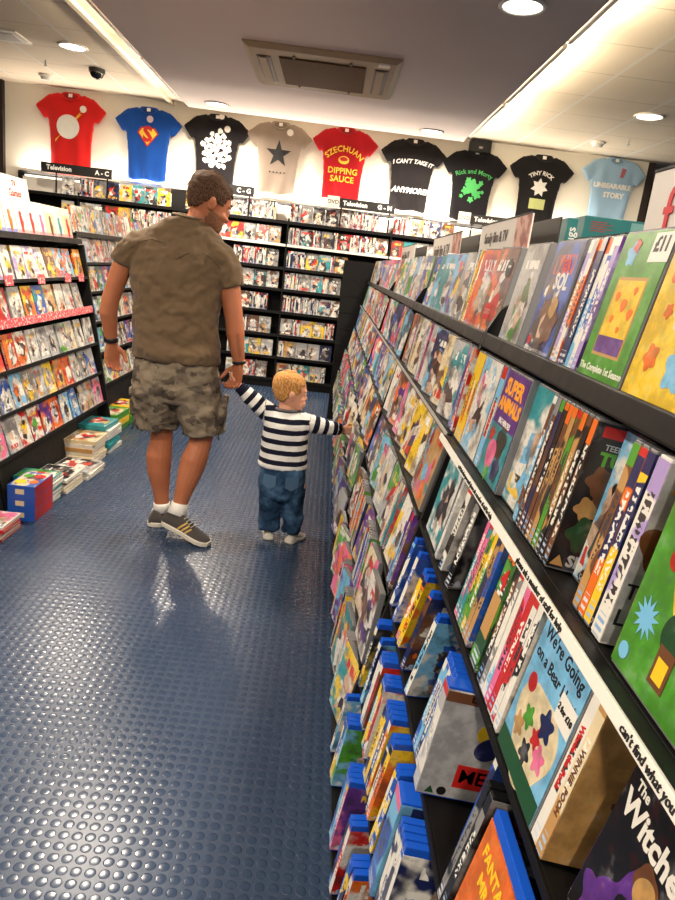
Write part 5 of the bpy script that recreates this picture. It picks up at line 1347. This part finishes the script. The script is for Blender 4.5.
for x in (-.195, -.075): limb(bm, [((x, 3.42, .32), .055), ((x, 3.425, .18), .042), ((x, 3.42, .07), .03), ((x, 3.42, .045), .03)], 14)
kaL = [((-.235, 3.42, .672), .042), ((-.30, 3.42, .715), .038), ((-.365, 3.418, .765), .032), ((-.415, 3.415, .808), .024)]
kaR = [((-.08, 3.42, .660), .042), ((-.01, 3.43, .645), .038), ((.06, 3.45, .632), .032), ((.135, 3.475, .626), .023)]
limb(bm, kaL, 14); limb(bm, kaR, 14)
hand(bm, (-.418, 3.415, .810), (-.75, 0, .62), (-.3, -.8, -.3), (.4, .7, .6), (.9, .9, .9, .9), .52)
hand(bm, (.140, 3.477, .626), (.90, .22, -.10), (.1, .4, .9), (.05, .95, -.3), (.25, .35, .5, .6), .60)
kb = remeshed(bm, .0038, 2, 'body'); link('body', kb, sk2, kid, KL)
bl = hair_mat('blond_hair', sr(160, 108, 58), sr(204, 154, 94), 60, .15)
def hair_line_k(c):
    if c.z > .06: return not (c.y > .07 and c.z < .085)
    if c.z > .0: return c.y < .035
    return c.y < -.02 + (c.z) * .4 and c.z > -.06
hair('hair', HK, KH, hair_line_k, bl, kid, .007, .0012, 16).matrix_local = KL
eyes_at(HK, KH, kid, KL, 'brown')
bm = bmesh.new(); limb(bm, [(HK @ (V((s * .017, .104 - abs(s) * .005, -.071)) * KH), .0036, .005) for s in (-1, -.5, 0, .5, 1)], 8); link('lips', mesh(bm, 'lips', True), plain('toddler_lip', sr(206, 120, 110), .5), kid, KL)
# striped top: torso and sleeves in one skin, stripe position stored on the mesh
bm = bmesh.new()
ring_loft(bm, [sell((cx, 3.42, z), (hw, 0, 0), (0, hd, 0), 26, .92) for z, cx, hw, hd in ((.408, -.156, .126, .100), (.416, -.156, .130, .104), (.5, -.156, .122, .098), (.58, -.156, .118, .094), (.64, -.157, .115, .088), (.68, -.158, .10, .074), (.705, -.158, .07, .058), (.718, -.158, .058, .052))])
limb(bm, [((-.225, 3.42, .668), .056), ((-.30, 3.42, .717), .047), ((-.365, 3.418, .766), .040), ((-.412, 3.415, .806), .031), ((-.416, 3.415, .809), .027)], 16, round_end=False)
limb(bm, [((-.09, 3.42, .658), .056), ((-.01, 3.43, .646), .047), ((.06, 3.45, .633), .040), ((.128, 3.473, .627), .030), ((.132, 3.474, .627), .026)], 16, round_end=False)
st = remeshed(bm, .0055, 3, 'striped_top'); wrinkle(st, .005, 16, 4); wrinkle(st, .0025, 40, 9)
att = st.attributes.new('stripe', 'FLOAT', 'POINT'); cuf = st.attributes.new('cuff', 'FLOAT', 'POINT')
def along(p, pts):
    s = 0
    best = (9, 0)
    for (a, _), (b_, _) in zip(pts, pts[1:]):
        a, b_ = V(a), V(b_); L_ = (b_ - a).length; t = max(0, min(1, (p - a).dot(b_ - a) / L_ ** 2))
        dd = (a + (b_ - a) * t - p).length
        if dd < best[0]: best = (dd, s + t * L_)
        s += L_
    return best[1], s
for i, v in enumerate(st.vertices):
    c = v.co
    if c.x < -.272 - .0 * c.z and c.z > .58:
        q, tot = along(c, kaL); att.data[i].value = .0 + q / .052; cuf.data[i].value = 1.0 if q > tot - .022 else 0
    elif c.x > -.035 and c.z > .56:
        q, tot = along(c, kaR); att.data[i].value = .3 + q / .052; cuf.data[i].value = 1.0 if q > tot - .028 else 0
    else:
        att.data[i].value = (c.z - .408) / .054 + .02 * noise.noise(c * 12); cuf.data[i].value = 0
def stripe_mat():
    t = NT('navy_white_stripes')
    def g(k):
        n = t.n.new('ShaderNodeAttribute'); n.attribute_name = k; return n.outputs['Fac']
    f = t.math('FRACT', g('stripe'))
    d = t.math('MAXIMUM', t.math('GREATER_THAN', f, .52), t.math('GREATER_THAN', g('cuff'), .5))
    return t.P(col=t.mix(d, sr(222, 220, 216), sr(22, 24, 42)), rough=.9, spec=.15, nor=t.bump(t.noise(t.coord(), 420, 2), .15, .001))
link('striped_top', st, stripe_mat(), kid, KL)
bm = bmesh.new(); limb(bm, [(V((-.158 + .060 * math.cos(a), 3.42 + .053 * math.sin(a), .716)), .008, .011) for a in [2 * PI * i / 24 for i in range(25)]], 8); link('collar', mesh(bm, 'collar', True), plain('grey_rib', sr(90, 88, 90), .9), kid, KL)
# jeans
def denim():
    t = NT('blue_denim'); p = t.coord(); n = t.noise(p, 10, 4); n2 = t.noise(p, 380, 2)
    return t.P(col=t.mix(t.step(n, .42, .68), sr(30, 52, 78), sr(70, 102, 134)), rough=.9, spec=.15, nor=t.bump(n2, .2, .001))
bm = bmesh.new()
ring_loft(bm, [sell((-.15, 3.42, z), (hw, 0, 0), (0, hd, 0), 24, .9) for z, hw, hd in ((.44, .112, .092), (.38, .122, .105), (.31, .124, .110), (.26, .115, .098), (.235, .09, .08))])
for x, x2 in ((-.198, -.196), (-.086, -.070)): limb(bm, [((x, 3.42, .30), .069, .08), ((x - .002, 3.42, .20), .062, .068), ((x2, 3.425, .11), .056, .06), ((x2, 3.42, .055), .054, .058), ((x2, 3.42, .045), .048, .05)], 18, round_end=False)
jm = remeshed(bm, .0055, 3, 'jeans'); wrinkle(jm, .010, 18, 6, lambda c: .5 + max(0, .3 - c.z) * 3); wrinkle(jm, .003, 45, 1)
link('jeans', jm, denim(), kid, KL)
for s in (-1, 1):
    bm = bmesh.new(); bvj = BVHTree.FromPolygons([v.co.copy() for v in jm.vertices], [tuple(p.vertices) for p in jm.polygons])
    vs = []
    for a, b_ in ((-.034, .035), (.034, .035), (.034, -.02), (0, -.038), (-.034, -.02)):
        h_ = bvj.ray_cast(V((-.152 + s * .058 + a, 3.0, .345 + b_)), V((0, 1, 0))); vs.append(bm.verts.new(h_[0] - V((0, .007, 0)) if h_[0] is not None else V((-.152 + s * .058 + a, 3.31, .345 + b_))))
    f = bm.faces.new(vs); r = bmesh.ops.extrude_face_region(bm, geom=[f])
    for g in r['geom']:
        if isinstance(g, bmesh.types.BMVert): g.co.y += .012
    link('back_pocket', mesh(bm, 'pocket'), plain('faded_denim', sr(62, 90, 118), .9), kid, KL)
ksh = fabric('pale_grey_canvas', sr(188, 184, 176), 300, .08)
shoe((-.190, 3.375, .001), (-.12, 1, 0), 0, .145, .064, .055, kid, KL, ksh, solew, False, 1, .62)
shoe((-.085, 3.355, .001), (.55, .85, 0), 0, .145, .064, .055, kid, KL, ksh, solew, False, 1, .62)
